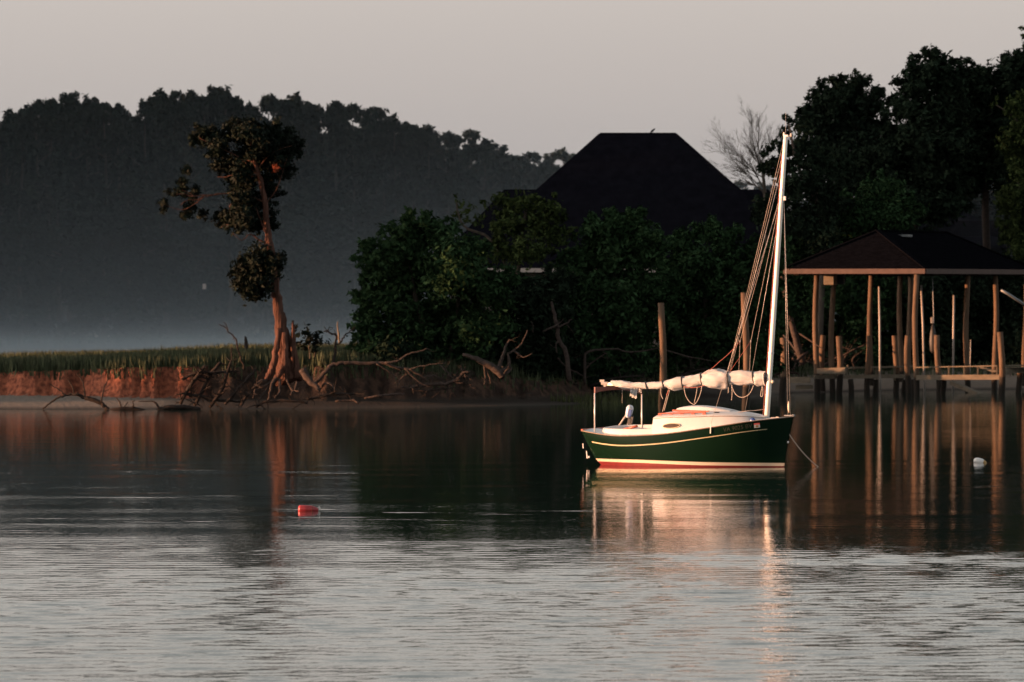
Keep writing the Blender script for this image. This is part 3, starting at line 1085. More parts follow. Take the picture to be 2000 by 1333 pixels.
tree('broadleaf_tree', 'slender dark tree right behind the upper mast, fringed with leaf tufts', 'tree', 279,
     [(1540, 232, 9), (1548, 240, 7), (1532, 260, 16), (1560, 250, 18), (1502, 292, 14), (1545, 296, 24), (1522, 326, 26), (1484, 328, 9), (1560, 360, 42), (1540, 440, 50), (1505, 420, 34), (1600, 400, 46), (1492, 300, 8), (1514, 280, 10), (1575, 290, 26), (1590, 330, 30), (1600, 460, 40), (1530, 226, 5)],
     [[(1600, 720, 6), (1608, 480, 5.5), (1603, 430, 5), (1598, 400, 4), (1560, 330, 3), (1540, 240, 1.5)], [(1603, 425, 4), (1594, 413, 3), (1575, 411, 2.2)], [(1604, 440, 3), (1612, 400, 2), (1616, 380, 1)]], M['leaf_dark'], 3.0, per=360, base_px=(1600, 720))
tree('thicket_tree', 'dark leafy thicket seen through the left bays of the boathouse', 'tree', 283,
     [(1560, 530, 60), (1640, 560, 66), (1560, 640, 62), (1650, 660, 66), (1640, 470, 44), (1700, 600, 60), (1520, 560, 50), (1540, 700, 45), (1620, 715, 40), (1690, 700, 45), (1740, 425, 46), (1690, 430, 44), (1640, 425, 40), (1720, 375, 34), (1590, 490, 40)],
     [[(1640, 740, 7), (1645, 650, 6), (1640, 540, 4)]], M['leaf_bush'], 3.4, base_px=(1640, 735))
tree('thicket_tree', 'dark leafy thicket seen through the middle bays of the boathouse', 'tree', 284,
     [(1740, 580, 62), (1800, 570, 60), (1760, 660, 66), (1840, 650, 62), (1710, 430, 44), (1760, 480, 50), (1740, 715, 40), (1830, 710, 42), (1690, 480, 40)],
     [[(1780, 740, 7), (1778, 650, 6), (1770, 540, 4)]], M['leaf_dark'], 3.4, base_px=(1780, 735))
tree('thicket_tree', 'dark leafy thicket seen through the right bays of the boathouse', 'tree', 285,
     [(1900, 580, 58), (1965, 570, 60), (1920, 650, 62), (1990, 650, 62), (1900, 710, 42), (1970, 710, 42), (2050, 600, 70), (1880, 520, 36)],
     [[(1930, 740, 7), (1928, 650, 6), (1925, 560, 4)]], M['leaf_dark'], 3.4, base_px=(1930, 735))

# bare tree
root = empty('bare_tree', P(1500, 700, 287), 'leafless twiggy tree against the sky, left of the mast top', 'tree')
root.location.z = gz(root.location.x, 287)
mb = MB(off=root.location)
poly(mb, [(1500, 745, 5), (1499, 600, 4.5), (1497, 470, 4), (1494, 380, 3.5), (1490, 340, 3)], 287, 0, rt, 7)
mb.build('trunk', M['bark'], root, smooth=True)
mb = MB(off=root.location)
for (dx, dz, L) in ((-.9, .8, 2.9), (-.55, 1, 3.2), (-.25, 1, 3.3), (.05, 1, 3.0), (-1.1, .45, 2.6), (.2, 1, 2.2), (-.7, .95, 3.0), (-.4, .7, 2.4)):
    st = P(1492 + rt.uniform(-2, 2), 345 + rt.uniform(-10, 40), 287)
    grow(mb, st, (dx, rt.uniform(-.4, .4), dz), L * .78, 0.034, 3, rt, spread=.6, up=.12, sides=3, kids=7, shrink=.52, segs=5, wig=.10)
mb.build('crown', M['bark'], root)

# leaning dead trunk behind the right hand mooring pile
root = empty('dead_tree', P(1560, 720, 262), 'grey leaning dead trunk with broken branches between mast and boathouse', 'dead tree')
root.location.z = gz(root.location.x, 262)
mb = MB(off=root.location)
poly(mb, [(1568, 712, 7), (1560, 680, 7), (1548, 640, 6), (1536, 590, 5), (1528, 540, 4)], 262, 0, rt, 8, .01)
poly(mb, [(1566, 700, 3), (1545, 672, 2), (1530, 655, 1.5)], 262, 1.5, rt, 5)
poly(mb, [(1558, 650, 2), (1580, 664, 1.6), (1610, 684, 1)], 262, -1, rt, 5)
poly(mb, [(1578, 688, 2.5), (1566, 696, 3), (1556, 706, 3), (1548, 700, 2)], 262, -.6, rt, 6)
mb.build('trunk', M['drift'], root, smooth=True)

# ------------------------------------------------------------------ the cedar on the point
CY = 229.0
cb = P(556, 732, CY)
cb.z = gz(cb.x, CY) - 0.1
cedar = empty('cedar_tree', cb, 'lone wind worn cedar leaning on the eroded point, its foot sunlit orange', 'tree')
mb = MB(off=cb)
poly(mb, [(559, 745, 22), (556, 715, 17), (552, 680, 13), (547, 640, 11), (542, 600, 10), (538, 565, 9), (530, 500, 8), (524, 460, 6.5), (519, 410, 5.5), (511, 360, 5), (501, 325, 4), (494, 300, 3), (488, 275, 1.6)], CY, 0, rt, 14, .022)
poly(mb, [(550, 610, 5), (556, 640, 6), (566, 680, 8), (578, 720, 10), (586, 745, 9)], CY + .1, .2, rt, 9, .03)
poly(mb, [(573, 628, 2), (572, 660, 5), (574, 700, 8), (580, 740, 11)], CY - .1, 0, rt, 8, .02)
poly(mb, [(545, 640, 5), (541, 680, 6), (534, 712, 7), (527, 730, 6), (518, 742, 4)], CY - .35, -.3, rt, 8, .02)
poly(mb, [(556, 650, 5), (558, 690, 6), (553, 718, 7), (543, 735, 6), (532, 748, 4)], CY - .45, -.3, rt, 8, .02)
trunk = mb.build('trunk', M['cedarbark'], cedar, smooth=True)
mb = MB(off=cb)
for pts in ([(516, 395, 3), (470, 378, 2.5), (445, 378, 2.2), (420, 380, 2), (400, 382, 2), (375, 383, 1.8), (358, 379, 1.4), (345, 380, 1)],
            [(400, 382, 1.5), (385, 390, 1.2), (365, 392, 1), (352, 402, .7)], [(378, 383, 1.3), (368, 376, 1), (355, 372, .6)], [(430, 380, 1.3), (392, 388, 1), (385, 398, .6)],
            [(504, 330, 2.5), (495, 318, 2.2), (486, 314, 1.8), (479, 314, 1)], [(500, 345, 2), (472, 342, 2), (456, 342, 1.8), (440, 346, 1.4), (424, 346, .8)],
            [(527, 480, 3), (505, 468, 2.2), (488, 458, 1.6), (472, 470, 1), (455, 456, .8)], [(526, 470, 2.5), (512, 440, 2), (500, 405, 1.4)], [(518, 400, 2), (540, 370, 1.6), (560, 310, 1)],
            [(508, 350, 2), (470, 310, 1.6), (420, 285, 1.1), (390, 270, .8)], [(455, 420, 1.2), (448, 405, 1), (452, 398, .6)], [(500, 335, 2), (530, 300, 1.5), (570, 285, .8)], [(400, 384, 1), (360, 410, .8), (325, 402, .5)], [(480, 430, 1.4), (440, 440, 1), (432, 445, .6)]):
    poly(mb, [(a, b_, c * .7) for a, b_, c in pts], CY, rt.uniform(-.5, .3), rt, 6, .008)
mb.build('branches', M['cedarbark'], cedar, smooth=True)
blobs = [(480, 258, 30), (455, 255, 22), (520, 268, 32), (558, 278, 28), (576, 292, 16), (500, 298, 36), (540, 308, 32), (400, 265, 22), (380, 276, 15), (425, 290, 24), (442, 318, 24), (425, 328, 14), (470, 338, 30), (556, 336, 20), (480, 380, 32), (532, 372, 18), (478, 420, 32), (452, 430, 22), (506, 432, 22), (424, 430, 12), (436, 416, 12), (532, 410, 15), (537, 440, 11), (498, 448, 12),
         (365, 333, 11), (356, 355, 12), (350, 374, 14), (376, 386, 12), (320, 398, 11), (318, 410, 8), (365, 420, 13), (395, 420, 11), (386, 372, 11), (335, 375, 9), (372, 402, 12), (395, 262, 14), (415, 256, 10), (470, 238, 8), (495, 240, 9), (538, 250, 8), (566, 256, 8), (590, 280, 8), (584, 300, 9), (548, 300, 20), (524, 345, 18),
         (505, 510, 34), (477, 520, 23), (534, 522, 23), (500, 545, 36), (480, 560, 24), (529, 508, 22), (505, 572, 16), (468, 540, 18), (548, 505, 12), (498, 582, 8)]
v, f = crown_from_blobs(blobs[:-10], CY + .62, 1.2, rt, 900, .11, tufts=1, sub=18, up=.1)
v2, f2 = crown_from_blobs(blobs[-10:] + [(478, 262, 22), (505, 275, 22), (495, 300, 14), (470, 340, 24), (476, 385, 26), (478, 425, 26), (520, 285, 22), (545, 318, 18)], CY - .45, .5, rt, 900, .11, tufts=0, sub=18, up=.1)
f2 = f2 + len(v)
v, f = np.concatenate([v, v2]), np.concatenate([f, f2])
child_mesh('crown', v, f, M['leaf_cedar'], cedar, cb)
v, f = crown_from_blobs([(540, 326, 7), (538, 333, 6)], CY - .9, .2, rt, 900, .09)
tag(child_mesh('dead_sprig', v, f, M['leaf_rust'], cedar, cb), 'rust red dead sprig in the cedar crown')
mb = MB(off=cb)
for pts in ([(540, 738, 4), (530, 752, 3), (528, 768, 2.5), (522, 785, 1.5)], [(548, 742, 3.5), (545, 756, 3), (546, 766, 2.5), (537, 778, 1.5)], [(520, 742, 3), (505, 748, 2.5), (498, 762, 2), (495, 778, 1.2)],
            [(560, 742, 3), (566, 756, 2), (574, 764, 1.6), (585, 765, 1)], [(590, 722, 8), (603, 742, 7), (616, 754, 5), (625, 762, 3)], [(622, 762, 2.5), (634, 750, 2), (645, 750, 2), (656, 762, 1.6)],
            [(535, 745, 2.5), (512, 756, 2), (490, 766, 1.6), (470, 766, 1)], [(580, 745, 3), (576, 760, 2), (568, 772, 1.4)], [(528, 748, 2), (518, 765, 1.6), (506, 780, 1)]):
    poly(mb, pts, CY - .9, -.6, rt, 6, .015)
mb.build('roots', M['drift'], cedar, smooth=True)


# ------------------------------------------------------------------ driftwood and dead brush
def snag(name, label, cat, Y, polys, mat_, twigs=0, tl=.5, dY=0.0, seed=0):
    rg = np.random.default_rng(seed + 100)
    p0 = polys[0][0]
    base = P(p0[0], p0[1], Y)
    mb = MB(off=base)
    for pts in polys:
        pp, rr = poly(mb, pts, Y, dY + rg.uniform(-.3, .3), rg, 7, .012)
        for k in range(twigs):
            i = int(rg.integers(1, len(pp)))
            d = Vector((rg.normal(), rg.normal() * .6, rg.normal() * .8 + .2))
            grow(mb, pp[i], d, tl * rg.uniform(.5, 1.2), max(rr[i] * .5, .008), 1, rg, sides=4, kids=2, segs=4, wig=.22)
    ob = mb.build(name, mat_, None, smooth=True)
    return tag(ob, label, cat, kind='thing')


snag('driftwood_tree', 'long bare reddish fallen branch stretched along the top of the dark bank', 'driftwood', 228.5,
     [[(612, 752, 5), (625, 738, 4.5), (640, 722, 4.5), (648, 714, 4), (668, 710, 4), (690, 709, 4), (720, 710, 3.6), (752, 710, 3.2), (775, 718, 3), (800, 722, 2.6), (825, 735, 2), (840, 748, 1.2)], [(752, 710, 2.6), (775, 706, 2.4), (795, 694, 2), (815, 688, 1.6), (837, 682, 1)],
      [(735, 712, 1.6), (755, 722, 1.4), (770, 735, 1.2), (776, 750, .8)], [(790, 720, 1.6), (805, 735, 1.6), (822, 748, 1.2), (838, 756, .8)], [(795, 732, 1.4), (782, 742, 1.2), (776, 756, .8)], [(800, 722, 1.4), (830, 714, 1.2), (870, 709, .7)]], M['drift'], 2, .5, 0, 1)
snag('driftwood', 'matted tangle of pinkish driftwood with an upturned root plate at the water edge', 'driftwood', 229.5,
     [[(800, 758, 3), (835, 752, 3.5), (870, 750, 4), (890, 742, 4), (905, 728, 3), (915, 727, 2.5)], [(905, 728, 2.5), (907, 742, 2.2), (903, 754, 1.6)], [(912, 728, 2), (914, 744, 2), (909, 756, 1.4)], [(820, 740, 2), (845, 734, 2), (865, 745, 2)], [(860, 714, 1.4), (880, 735, 1.8), (895, 744, 2)], [(785, 756, 2), (815, 762, 2), (850, 762, 2), (885, 757, 1.4)]], M['drift'], 22, .38, 0, 2)
snag('driftwood', 'stout grey fallen trunk with a forked upright end below the thicket', 'driftwood', 232.0,
     [[(905, 692, 3), (930, 702, 5), (955, 714, 7), (972, 726, 8), (982, 738, 6)], [(972, 722, 5), (980, 700, 3.5), (984, 690, 3), (990, 672, 2), (996, 663, 1.2)], [(980, 724, 4.5), (993, 716, 3.5), (994, 700, 2.6), (992, 692, 1.5)], [(978, 735, 4), (995, 725, 3), (998, 718, 2)],
      [(990, 692, 2), (1005, 684, 1.8), (1018, 672, 1.4), (1030, 645, 1)], [(1005, 684, 1.4), (1022, 698, 1.1), (1040, 690, .7)], [(945, 714, 2.2), (948, 738, 1.8), (946, 752, 1.2)], [(950, 716, 2), (956, 738, 1.6), (958, 750, 1)]], M['drift'], 1, .4, 0, 3)
snag('dead_tree', 'standing reddish dead snag with one side arm in front of the low dark bush', 'dead tree', 236.0,
     [[(1112, 745, 5), (1105, 690, 4.5), (1092, 665, 4), (1088, 640, 4), (1082, 615, 3.5), (1077, 590, 2)], [(1090, 636, 3), (1072, 642, 2.2), (1060, 648, 1.2)], [(1090, 640, 2), (1105, 632, 1.5), (1118, 624, .8)], [(1094, 665, 2), (1086, 672, 1.5), (1088, 690, 1)], [(1040, 650, 1.4), (1042, 640, 1), (1037, 628, .7)]], M['drift'], 1, .4, 0, 4)
snag('dead_branch', 'grey bent branch arching low over the mud behind the boat stern', 'driftwood', 239.0,
     [[(1142, 752, 3), (1142, 700, 3), (1148, 688, 2.6), (1170, 684, 2.2), (1200, 682, 1.8), (1230, 688, 1.4), (1270, 684, 1.2), (1290, 678, .8)], [(1142, 722, 1.8), (1160, 706, 1.5), (1185, 690, 1)], [(1090, 700, 1.5), (1110, 720, 1.4), (1140, 735, 1.6)], [(1300, 684, 1.4), (1340, 696, 1.2), (1390, 705, .8)]], M['drift'], 5, .5, 0, 5)
snag('dead_sapling', 'thin dead sapling forking like a Y in front of the pale mist', 'dead tree', 229.6,
     [[(649, 716, 3), (655, 690, 2.5), (655, 672, 2.4), (658, 660, 2.2), (655, 652, 2)], [(655, 654, 2), (645, 652, 1.8), (638, 647, 1.5), (632, 648, .8)], [(658, 674, 1.8), (668, 665, 1.6), (674, 655, 1.4), (684, 648, 1), (694, 638, .7)], [(640, 650, 1), (643, 641, .8), (650, 640, .5)]], M['darkdrift'], 1, .25, 0, 6)
snag('dead_sapling', 'thin curved dead stem standing in the grass left of the cedar', 'dead tree', 229.0,
     [[(478, 722, 2), (472, 705, 2), (464, 680, 1.8), (462, 665, 1.6), (450, 652, 1.3), (440, 640, 1), (428, 634, .6)], [(446, 648, 1), (442, 634, .8), (436, 630, .4)], [(453, 710, 1.5), (452, 690, 1.2), (453, 676, .7)]], M['darkdrift'], 1, .25, 0, 7)
snag('fallen_branch', 'black fallen branch arched over the sandy strip with its tip in the water', 'driftwood', 225.2,
     [[(212, 802, 4), (205, 795, 4), (196, 787, 4.5), (180, 781, 4.5), (168, 778, 4), (158, 774, 3.5), (150, 768, 3)], [(128, 772, 2.2), (115, 777, 2), (100, 786, 1.8), (88, 796, 1.5), (79, 804, 1.2)], [(150, 772, 2.5), (138, 770, 2), (128, 772, 1.6), (118, 764, 1.4), (104, 755, 1), (98, 750, .6)],
      [(166, 776, 2), (164, 755, 1.6), (158, 740, 1.2), (150, 730, .8)], [(198, 786, 2), (200, 770, 1.6), (206, 752, 1.2), (212, 740, .8)], [(145, 768, 1.6), (140, 752, 1.3), (132, 742, .8)]], M['darkdrift'], 1, .35, 0, 8)
snag('fallen_branch', 'low black log awash beside the sandy strip with twigs standing up', 'driftwood', 224.9,
     [[(210, 802, 2), (235, 799, 4), (262, 799, 4), (284, 802, 2)], [(238, 798, 1.6), (234, 785, 1.3), (226, 776, .8)], [(264, 798, 1.3), (260, 788, 1), (262, 782, .6)], [(242, 796, 1), (250, 786, .8)]], M['darkdrift'], 1, .25, 0, 9)
snag('fallen_branch', 'dark log on the mud between the sand and the root tangle', 'driftwood', 225.0,
     [[(305, 802, 2), (330, 796, 5), (360, 796, 5), (392, 800, 3)], [(312, 800, 2.6), (304, 788, 2.2), (298, 784, 1.4), (270, 784, .8)]], M['darkdrift'], 1, .25, 0, 10)
snag('log', 'thin pink log lying flat at the water edge under the driftwood', 'driftwood', 228.0,
     [[(712, 778, 2), (740, 773, 2.4), (765, 771, 2.2), (790, 769, 1.2)], [(655, 785, 2), (690, 783, 2.6), (700, 788, 1.6)]], M['drift'], 1, .2, 0, 11)
snag('root_tangle', 'black tangle of upturned roots and brush hanging off the clay bank left of the cedar', 'roots', 226.6,
     [[(352, 790, 3), (368, 760, 4), (385, 735, 4), (402, 715, 3)], [(380, 792, 3), (395, 765, 4), (410, 735, 4), (432, 708, 3)], [(410, 795, 3), (428, 770, 4), (440, 740, 4), (452, 705, 2)], [(360, 770, 3), (395, 775, 3), (430, 782, 3), (470, 785, 2)], [(440, 790, 3), (460, 765, 3), (480, 745, 3), (500, 722, 2)], [(470, 792, 3), (485, 770, 3), (505, 750, 3)], [(358, 742, 2), (380, 730, 3), (420, 728, 3), (460, 725, 2)],
      [(500, 795, 3), (520, 785, 3), (560, 782, 3), (600, 788, 2)], [(600, 780, 3), (640, 772, 3), (690, 770, 2)]], M['darkdrift'], 16, .55, 0, 12)
snag('dead_brush', 'grey dead brush piled under the trees behind the left boathouse piles', 'driftwood', 263.5,
     [[(1600, 720, 2), (1625, 705, 2), (1655, 690, 2), (1690, 672, 1)], [(1640, 722, 2), (1650, 700, 2), (1660, 684, 1.5), (1645, 678, 1)], [(1670, 722, 2), (1665, 702, 2), (1680, 690, 1.2)], [(1500, 738, 3), (1530, 728, 3), (1560, 730, 2)], [(1550, 722, 1.5), (1558, 700, 1.5), (1552, 690, 1)], [(1560, 716, 1.5), (1575, 706, 1.2), (1590, 712, 1)]], M['drift'], 8, .45, 0, 13)
snag('dead_brush', 'dim dead brush on the mud between the low bush and the mast', 'driftwood', 240.0,
     [[(1000, 755, 2), (1040, 745, 2), (1080, 748, 2), (1130, 752, 1)], [(1150, 755, 2), (1200, 740, 2), (1250, 735, 1.5)], [(1300, 745, 2), (1360, 725, 2), (1420, 720, 1.5)], [(1380, 750, 2), (1440, 738, 2), (1480, 735, 1)]], M['darkdrift'], 14, .6, 0, 14)
snag('stump', 'dark pointed stump in the marsh grass against the bright mist', 'stump', 238.0,
     [[(482, 690, 4), (481, 675, 4), (480, 664, 3), (479, 657, 1)]], M['darkdrift'], 0, .2, 0, 15)
snag('marker_post', 'thin pale pointed post in the mist behind the Y shaped dead sapling', 'post', 262.0,
     [[(664, 690, 2.4), (662, 660, 2.2), (660, 640, 1.4), (659, 628, .6)]], M['plank'], 0, .2, 0, 16)
mk = MB(off=P(399, 565, 492))
mk.box(P(399, 560, 492), (.28, .06, .42))
tag(mk.build('marker_board', M['trim'], None), 'small pale board glimpsed in the mist left of the cedar trunk', 'marker', kind='thing')


# ------------------------------------------------------------------ grasses
def grass(name, label, n, xr, yr, h, cond, mat_, seed, w=.03):
    rg = np.random.default_rng(seed)
    x = rg.uniform(xr[0], xr[1], n)
    y = rg.uniform(yr[0], yr[1], n)
    z = ground_z(x, y)
    k = cond(x, y, z)
    x, y, z = x[k], y[k], z[k]
    N = len(x)
    hh = h * rg.uniform(.45, 1.15, N) * (1 + .25 * vnoise(x * .8, y * .5))
    a = rg.uniform(0, 6.28, N)
    lean = rg.uniform(0, .35, N) * hh
    la = rg.uniform(0, 6.28, N)
    dx, dy = np.cos(a) * w, np.sin(a) * w
    p0 = np.stack([x - dx, y - dy, z - .05], 1)
    p1 = np.stack([x + dx, y + dy, z - .05], 1)
    p2 = np.stack([x + np.cos(la) * lean, y + np.sin(la) * lean, z + hh], 1)
    v = np.stack([p0, p1, p2], 1).reshape(-1, 3)
    f = np.arange(N * 3).reshape(N, 3)
    return tag(link(name, np_mesh(name, v, f), mat_), label, 'grass', kind='stuff')


grass('marsh_grass', 'tall green marsh grass along the top of the clay bank', 125000, (-26, 1), (228, 262), .48, lambda x, y, z: (z > 1.0), M['grass'], 1, .035)
grass('shore_grass', 'dark grass and weeds under the thicket', 60000, (-5, 30), (231, 282), .34, lambda x, y, z: (z > .42), M['grass'], 2, .04)
grass('reed_grass', 'pale reeds standing in the shallows behind the boat stern', 2600, (1.5, 7.0), (236.0, 246.5), .42, lambda x, y, z: (z > -.10) & (z < .12), M['reed'], 3, .03)
C, Rr = [], []
ru = np.random.default_rng(8)
for k in range(150):
    x = ru.uniform(-5, 27)
    y = float(np.interp(x, SX, SY)) + (ru.uniform(4.0, 14) if x < 4 else ru.uniform(13.5, 22))
    C.append((x, y, gz(x, y) + ru.uniform(.1, .5))); s = ru.uniform(.35, .8); Rr.append((s, s, s * .7))
v, f = leaf_cloud(C, Rr, ru, 34000, .15)
tag(link('undergrowth', np_mesh('undergrowth', v, f), M['leaf_dark']), 'dark tangled undergrowth below the shore trees', 'undergrowth', kind='stuff')

# ------------------------------------------------------------------ boathouse and docks
BY = 256.5
bs_ = BY / FOC
CORN = P(1808, 525, BY)
TH = R(21.4)
CA = Vector((-math.cos(TH), math.sin(TH), 0))     # along the end wall, to the left
CB = Vector((math.sin(TH), math.cos(TH), 0))      # along the side wall, away
WID, LEN = 293 * bs_, 745 * bs_
EAVE = CORN.z
b0 = Vector((CORN.x, CORN.y, 0))
bh = empty('boathouse', b0, 'open timber boathouse with a dark hipped roof on tall sunlit piles', 'boathouse')


def L2(a, b_, z):
    """boathouse plan: a metres left along the end, b metres back, height z, local to the boathouse"""
    p = CA * a + CB * b_
    return Vector((p.x, p.y, z))


def pile(parent, off, x, y, z0, z1, r, name='pile', rg=rt):
    mb = MB()
    n = 9
    ph = rg.uniform(0, 6)
    lean = rg.uniform(-.05, .05)
    pts = [(x - off.x + .05 * math.sin(i * .9 + ph) + lean * i / n, y - off.y, lerp(z0, z1, i / (n - 1))) for i in range(n)]
    rad = [r * (1.1 - .2 * i / (n - 1)) * rg.uniform(.97, 1.03) for i in range(n)]
    mb.tube(pts, rad, 14)
    return mb.build(name, M['pile'], parent, smooth=True)


zr = EAVE + 1.62
hw = WID / 2
A_, B_, C_, D_ = L2(0, 0, EAVE), L2(WID, 0, EAVE), L2(WID, LEN, EAVE), L2(0, LEN, EAVE)
R0, R1 = L2(hw, hw, zr), L2(hw, LEN - hw, zr)
# roof in shingle courses, each course a step
mb = MB()


def courses(p0, p1, q0, q1, n, lift=.016):
    """from eave edge p0-p1 up to q0-q1 as overlapping courses"""
    nrm = (p1 - p0).cross(q0 - p0).normalized()
    if nrm.z < 0:
        nrm = -nrm
    for i in range(n):
        t0, t1 = i / n, (i + 1) / n
        a, b_ = p0.lerp(q0, t0), p1.lerp(q1, t0)
        c, d = p1.lerp(q1, t1), p0.lerp(q0, t1)
        o_ = nrm * lift
        mb.add([a, b_, c, d, a + o_, b_ + o_], [(4, 5, 2, 3), (0, 1, 5, 4)])


courses(B_, A_, R0, R0, 22)
courses(A_, D_, R0, R1, 22)
courses(D_, C_, R1, R1, 22)
courses(C_, B_, R1, R0, 22)
mb.add([A_ - Vector((0, 0, .02)), B_ - Vector((0, 0, .02)), C_ - Vector((0, 0, .02)), D_ - Vector((0, 0, .02))], [(0, 1, 2, 3)])
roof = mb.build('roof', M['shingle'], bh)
mb = MB()
for p, q in ((A_, R0), (B_, R0), (R0, R1), (C_, R1), (D_, R1)):
    mb.bar(p + Vector((0, 0, .03)), q + Vector((0, 0, .03)), .22, .035)
mb.build('hip_cap', M['shingle'], roof)
mb = MB()
mb.box(L2(hw - .5, hw + 2.2, zr - .2), (.55, .5, .10), rz=-TH, rot=None)
mb.build('roof_vent', M['greymetal'], roof)
dz = Vector((0, 0, -.11))
for p, q in ((A_, B_), (A_, D_), (B_, C_), (C_, D_)):
    mb = MB()
    d = (q - p).normalized()
    mb.bar(p + dz + d * .03, q + dz - d * .03, .05, .21)
    mb.build('fascia_board', M['redfascia'], bh)
for a0 in (.45, WID - .45):
    mb = MB()
    mb.bar(L2(a0, .3, EAVE - .16), L2(a0, LEN - .3, EAVE - .16), .2, .22)
    mb.build('beam', M['darkdrift'], bh)
for b0_ in (.5, 6.3, 9.4, 12.8):
    mb = MB()
    mb.bar(L2(.58, b0_, EAVE - .17), L2(WID - .58, b0_, EAVE - .17), .12, .2)
    mb.build('beam', M['darkdrift'], bh)


def side_b(px, a):
    """depth b at which a point a metres along the end shows at column px"""
    lo, hi = 0.0, LEN
    for _ in range(40):
        mid = (lo + hi) / 2
        w = b0 + L2(a, mid, 0)
        if 1000 + w.x * FOC / w.y < px:
            lo = mid
        else:
            hi = mid
    return lo


for px, a in ((1594, WID - .45), (1701, WID - .45), (1757, WID - .45), (1811, WID - .45), (1786, .45), (1889, .45), (1944, .45), (2003, .45), (1624, WID - 1.0)):
    w = b0 + L2(a, side_b(px, a), 0)
    top = EAVE - .25
    if px == 1624:
        top = P(0, 556, w.y).z
    pile(bh, b0, w.x, w.y, -1.9, top, .122)
# lift gear
bx = b0 + L2(WID - 1.0, side_b(1624, WID - 1.0), 0)
mb = MB()
mb.box((bx.x - b0.x - .05, bx.y - b0.y - .1, P(0, 545, bx.y).z), (.46, .5, .52), rz=-TH)
lm = mb.build('lift_motor_box', M['plank'], bh, bevel=.02)
mb = MB()
mb.box((bx.x - b0.x + .42, bx.y - b0.y + .3, P(0, 545, bx.y).z - .03), (.3, .3, .4), rz=-TH)
mb.build('lift_winch', M['black'], bh, bevel=.03)
hx = P(1822, 550, 262)
mb = MB()
mb.tube([Vector((hx.x - .02, hx.y, EAVE - .3)) - b0, P(1824, 632, 262) - b0], .022, 6)
mb.build('hoist_cable', M['greymetal'], bh)
mb = MB()
mb.box(P(1821, 626, 262) - b0, (.14, .14, .26))
mb.build('hoist_block', M['pvc'], bh, bevel=.02)
mb = MB()
mb.lathe([(0, .05), (.1, .13), (.5, .16), (.9, .12), (1.25, .04)], P(1822, 690, 262) - b0, (0, 0, 1), 10)
mb.build('hanging_fender', M['black'], bh, smooth=True)
mb = MB()
mb.tube([P(1955, 567, 258) - b0, P(1968, 574, 258) - b0, P(2014, 604, 258) - b0], [.05, .06, .06], 8)
mb.build('davit_arm', M['greymetal'], bh, smooth=True)
for (x0, y0, x1, y1, Y) in ((1717, 560, 1719, 722, 261), (1799, 557, 1806, 722, 262), (1863, 577, 1861, 722, 264), (1896, 664, 1894, 718, 266)):
    mb = MB()
    mb.tube([P(x0, y0, Y) - b0, P((x0 + x1) / 2 + .3, (y0 + y1) / 2, Y) - b0, P(x1, y1 + 50, Y) - b0], .045 if x0 < 1890 else .02, 8)
    mb.build('guide_pole', M['pvc'], bh, smooth=True)

# the dock round it
dk = empty('dock', b0, 'weathered timber dock with short piles and a low rail round the boathouse', 'dock')


def dboard(a, c, w, h, name, mm='plank', parent=None):
    mb = MB()
    mb.bar(Vector(a) - b0, Vector(c) - b0, w, h)
    return mb.build(name, M[mm], parent or dk)


# right hand walkway in front, between two piles
Yd = 255.0
dboard(P(1790, 738, Yd + 1.5), P(1955, 737, Yd), .06, .21, 'fascia_board')
dboard(P(1789, 718, Yd + 1.5), P(1948, 715, Yd), .09, .045, 'rail')
for px in (1788, 1822, 1853, 1883, 1910, 1947):
    yq = Yd + 1.54 - 1.5 * (px - 1788) / 165
    dboard(P(px, 716.5, yq), P(px, 733, yq), .06, .06, 'rail_post')
for k in range(34):
    px = 1792 + k * 4.8
    yq = Yd + 1.58 - 1.5 * (px - 1790) / 165
    dboard(P(px, 733.4, yq), P(px, 733.4, yq + 1.25), .092, .04, 'deck_plank')
dboard(P(1905, 716, Yd + 1.4), P(1945, 726, Yd + 1.1), .05, .09, 'brace')
# left walkway
Yl = 258.2
dboard(P(1538, 743, Yl + .45), P(1583, 743.5, Yl), .06, .24, 'fascia_board')
dboard(P(1554, 757, Yl + .4), P(1588, 756, Yl + .4), .06, .18, 'lower_beam')
for k in range(10):
    px = 1541 + k * 4.7
    dboard(P(px, 737.2, Yl + .53 - .1 * k * .45), P(px, 737.2, Yl + 1.6), .092, .04, 'deck_plank')
dboard(P(1598, 725, Yl + 1.3), P(1653, 723, Yl + .8), .3, .22, 'bench_board')
dboard(P(1596, 729.5, Yl + .5), P(1655, 729.5, Yl + .6), .05, .05, 'bench_rail')
dboard(P(1655, 713, Yl + .9), P(1655, 731, Yl + .9), .07, .07, 'rail_post')
dboard(P(1590, 737, Yl + 1), P(1784, 735, Yl + 5.5), .08, .16, 'stringer')
dboard(P(1660, 719, Yl + 4), P(1784, 716, Yl + 5.5), .3, .07, 'stringer')
dboard(P(1712, 719, Yl + 4.6), P(1712, 744, Yl + 4.6), .1, .1, 'rail_post')
dboard(P(1747, 719, Yl + 5), P(1747, 744, Yl + 5), .1, .1, 'rail_post')
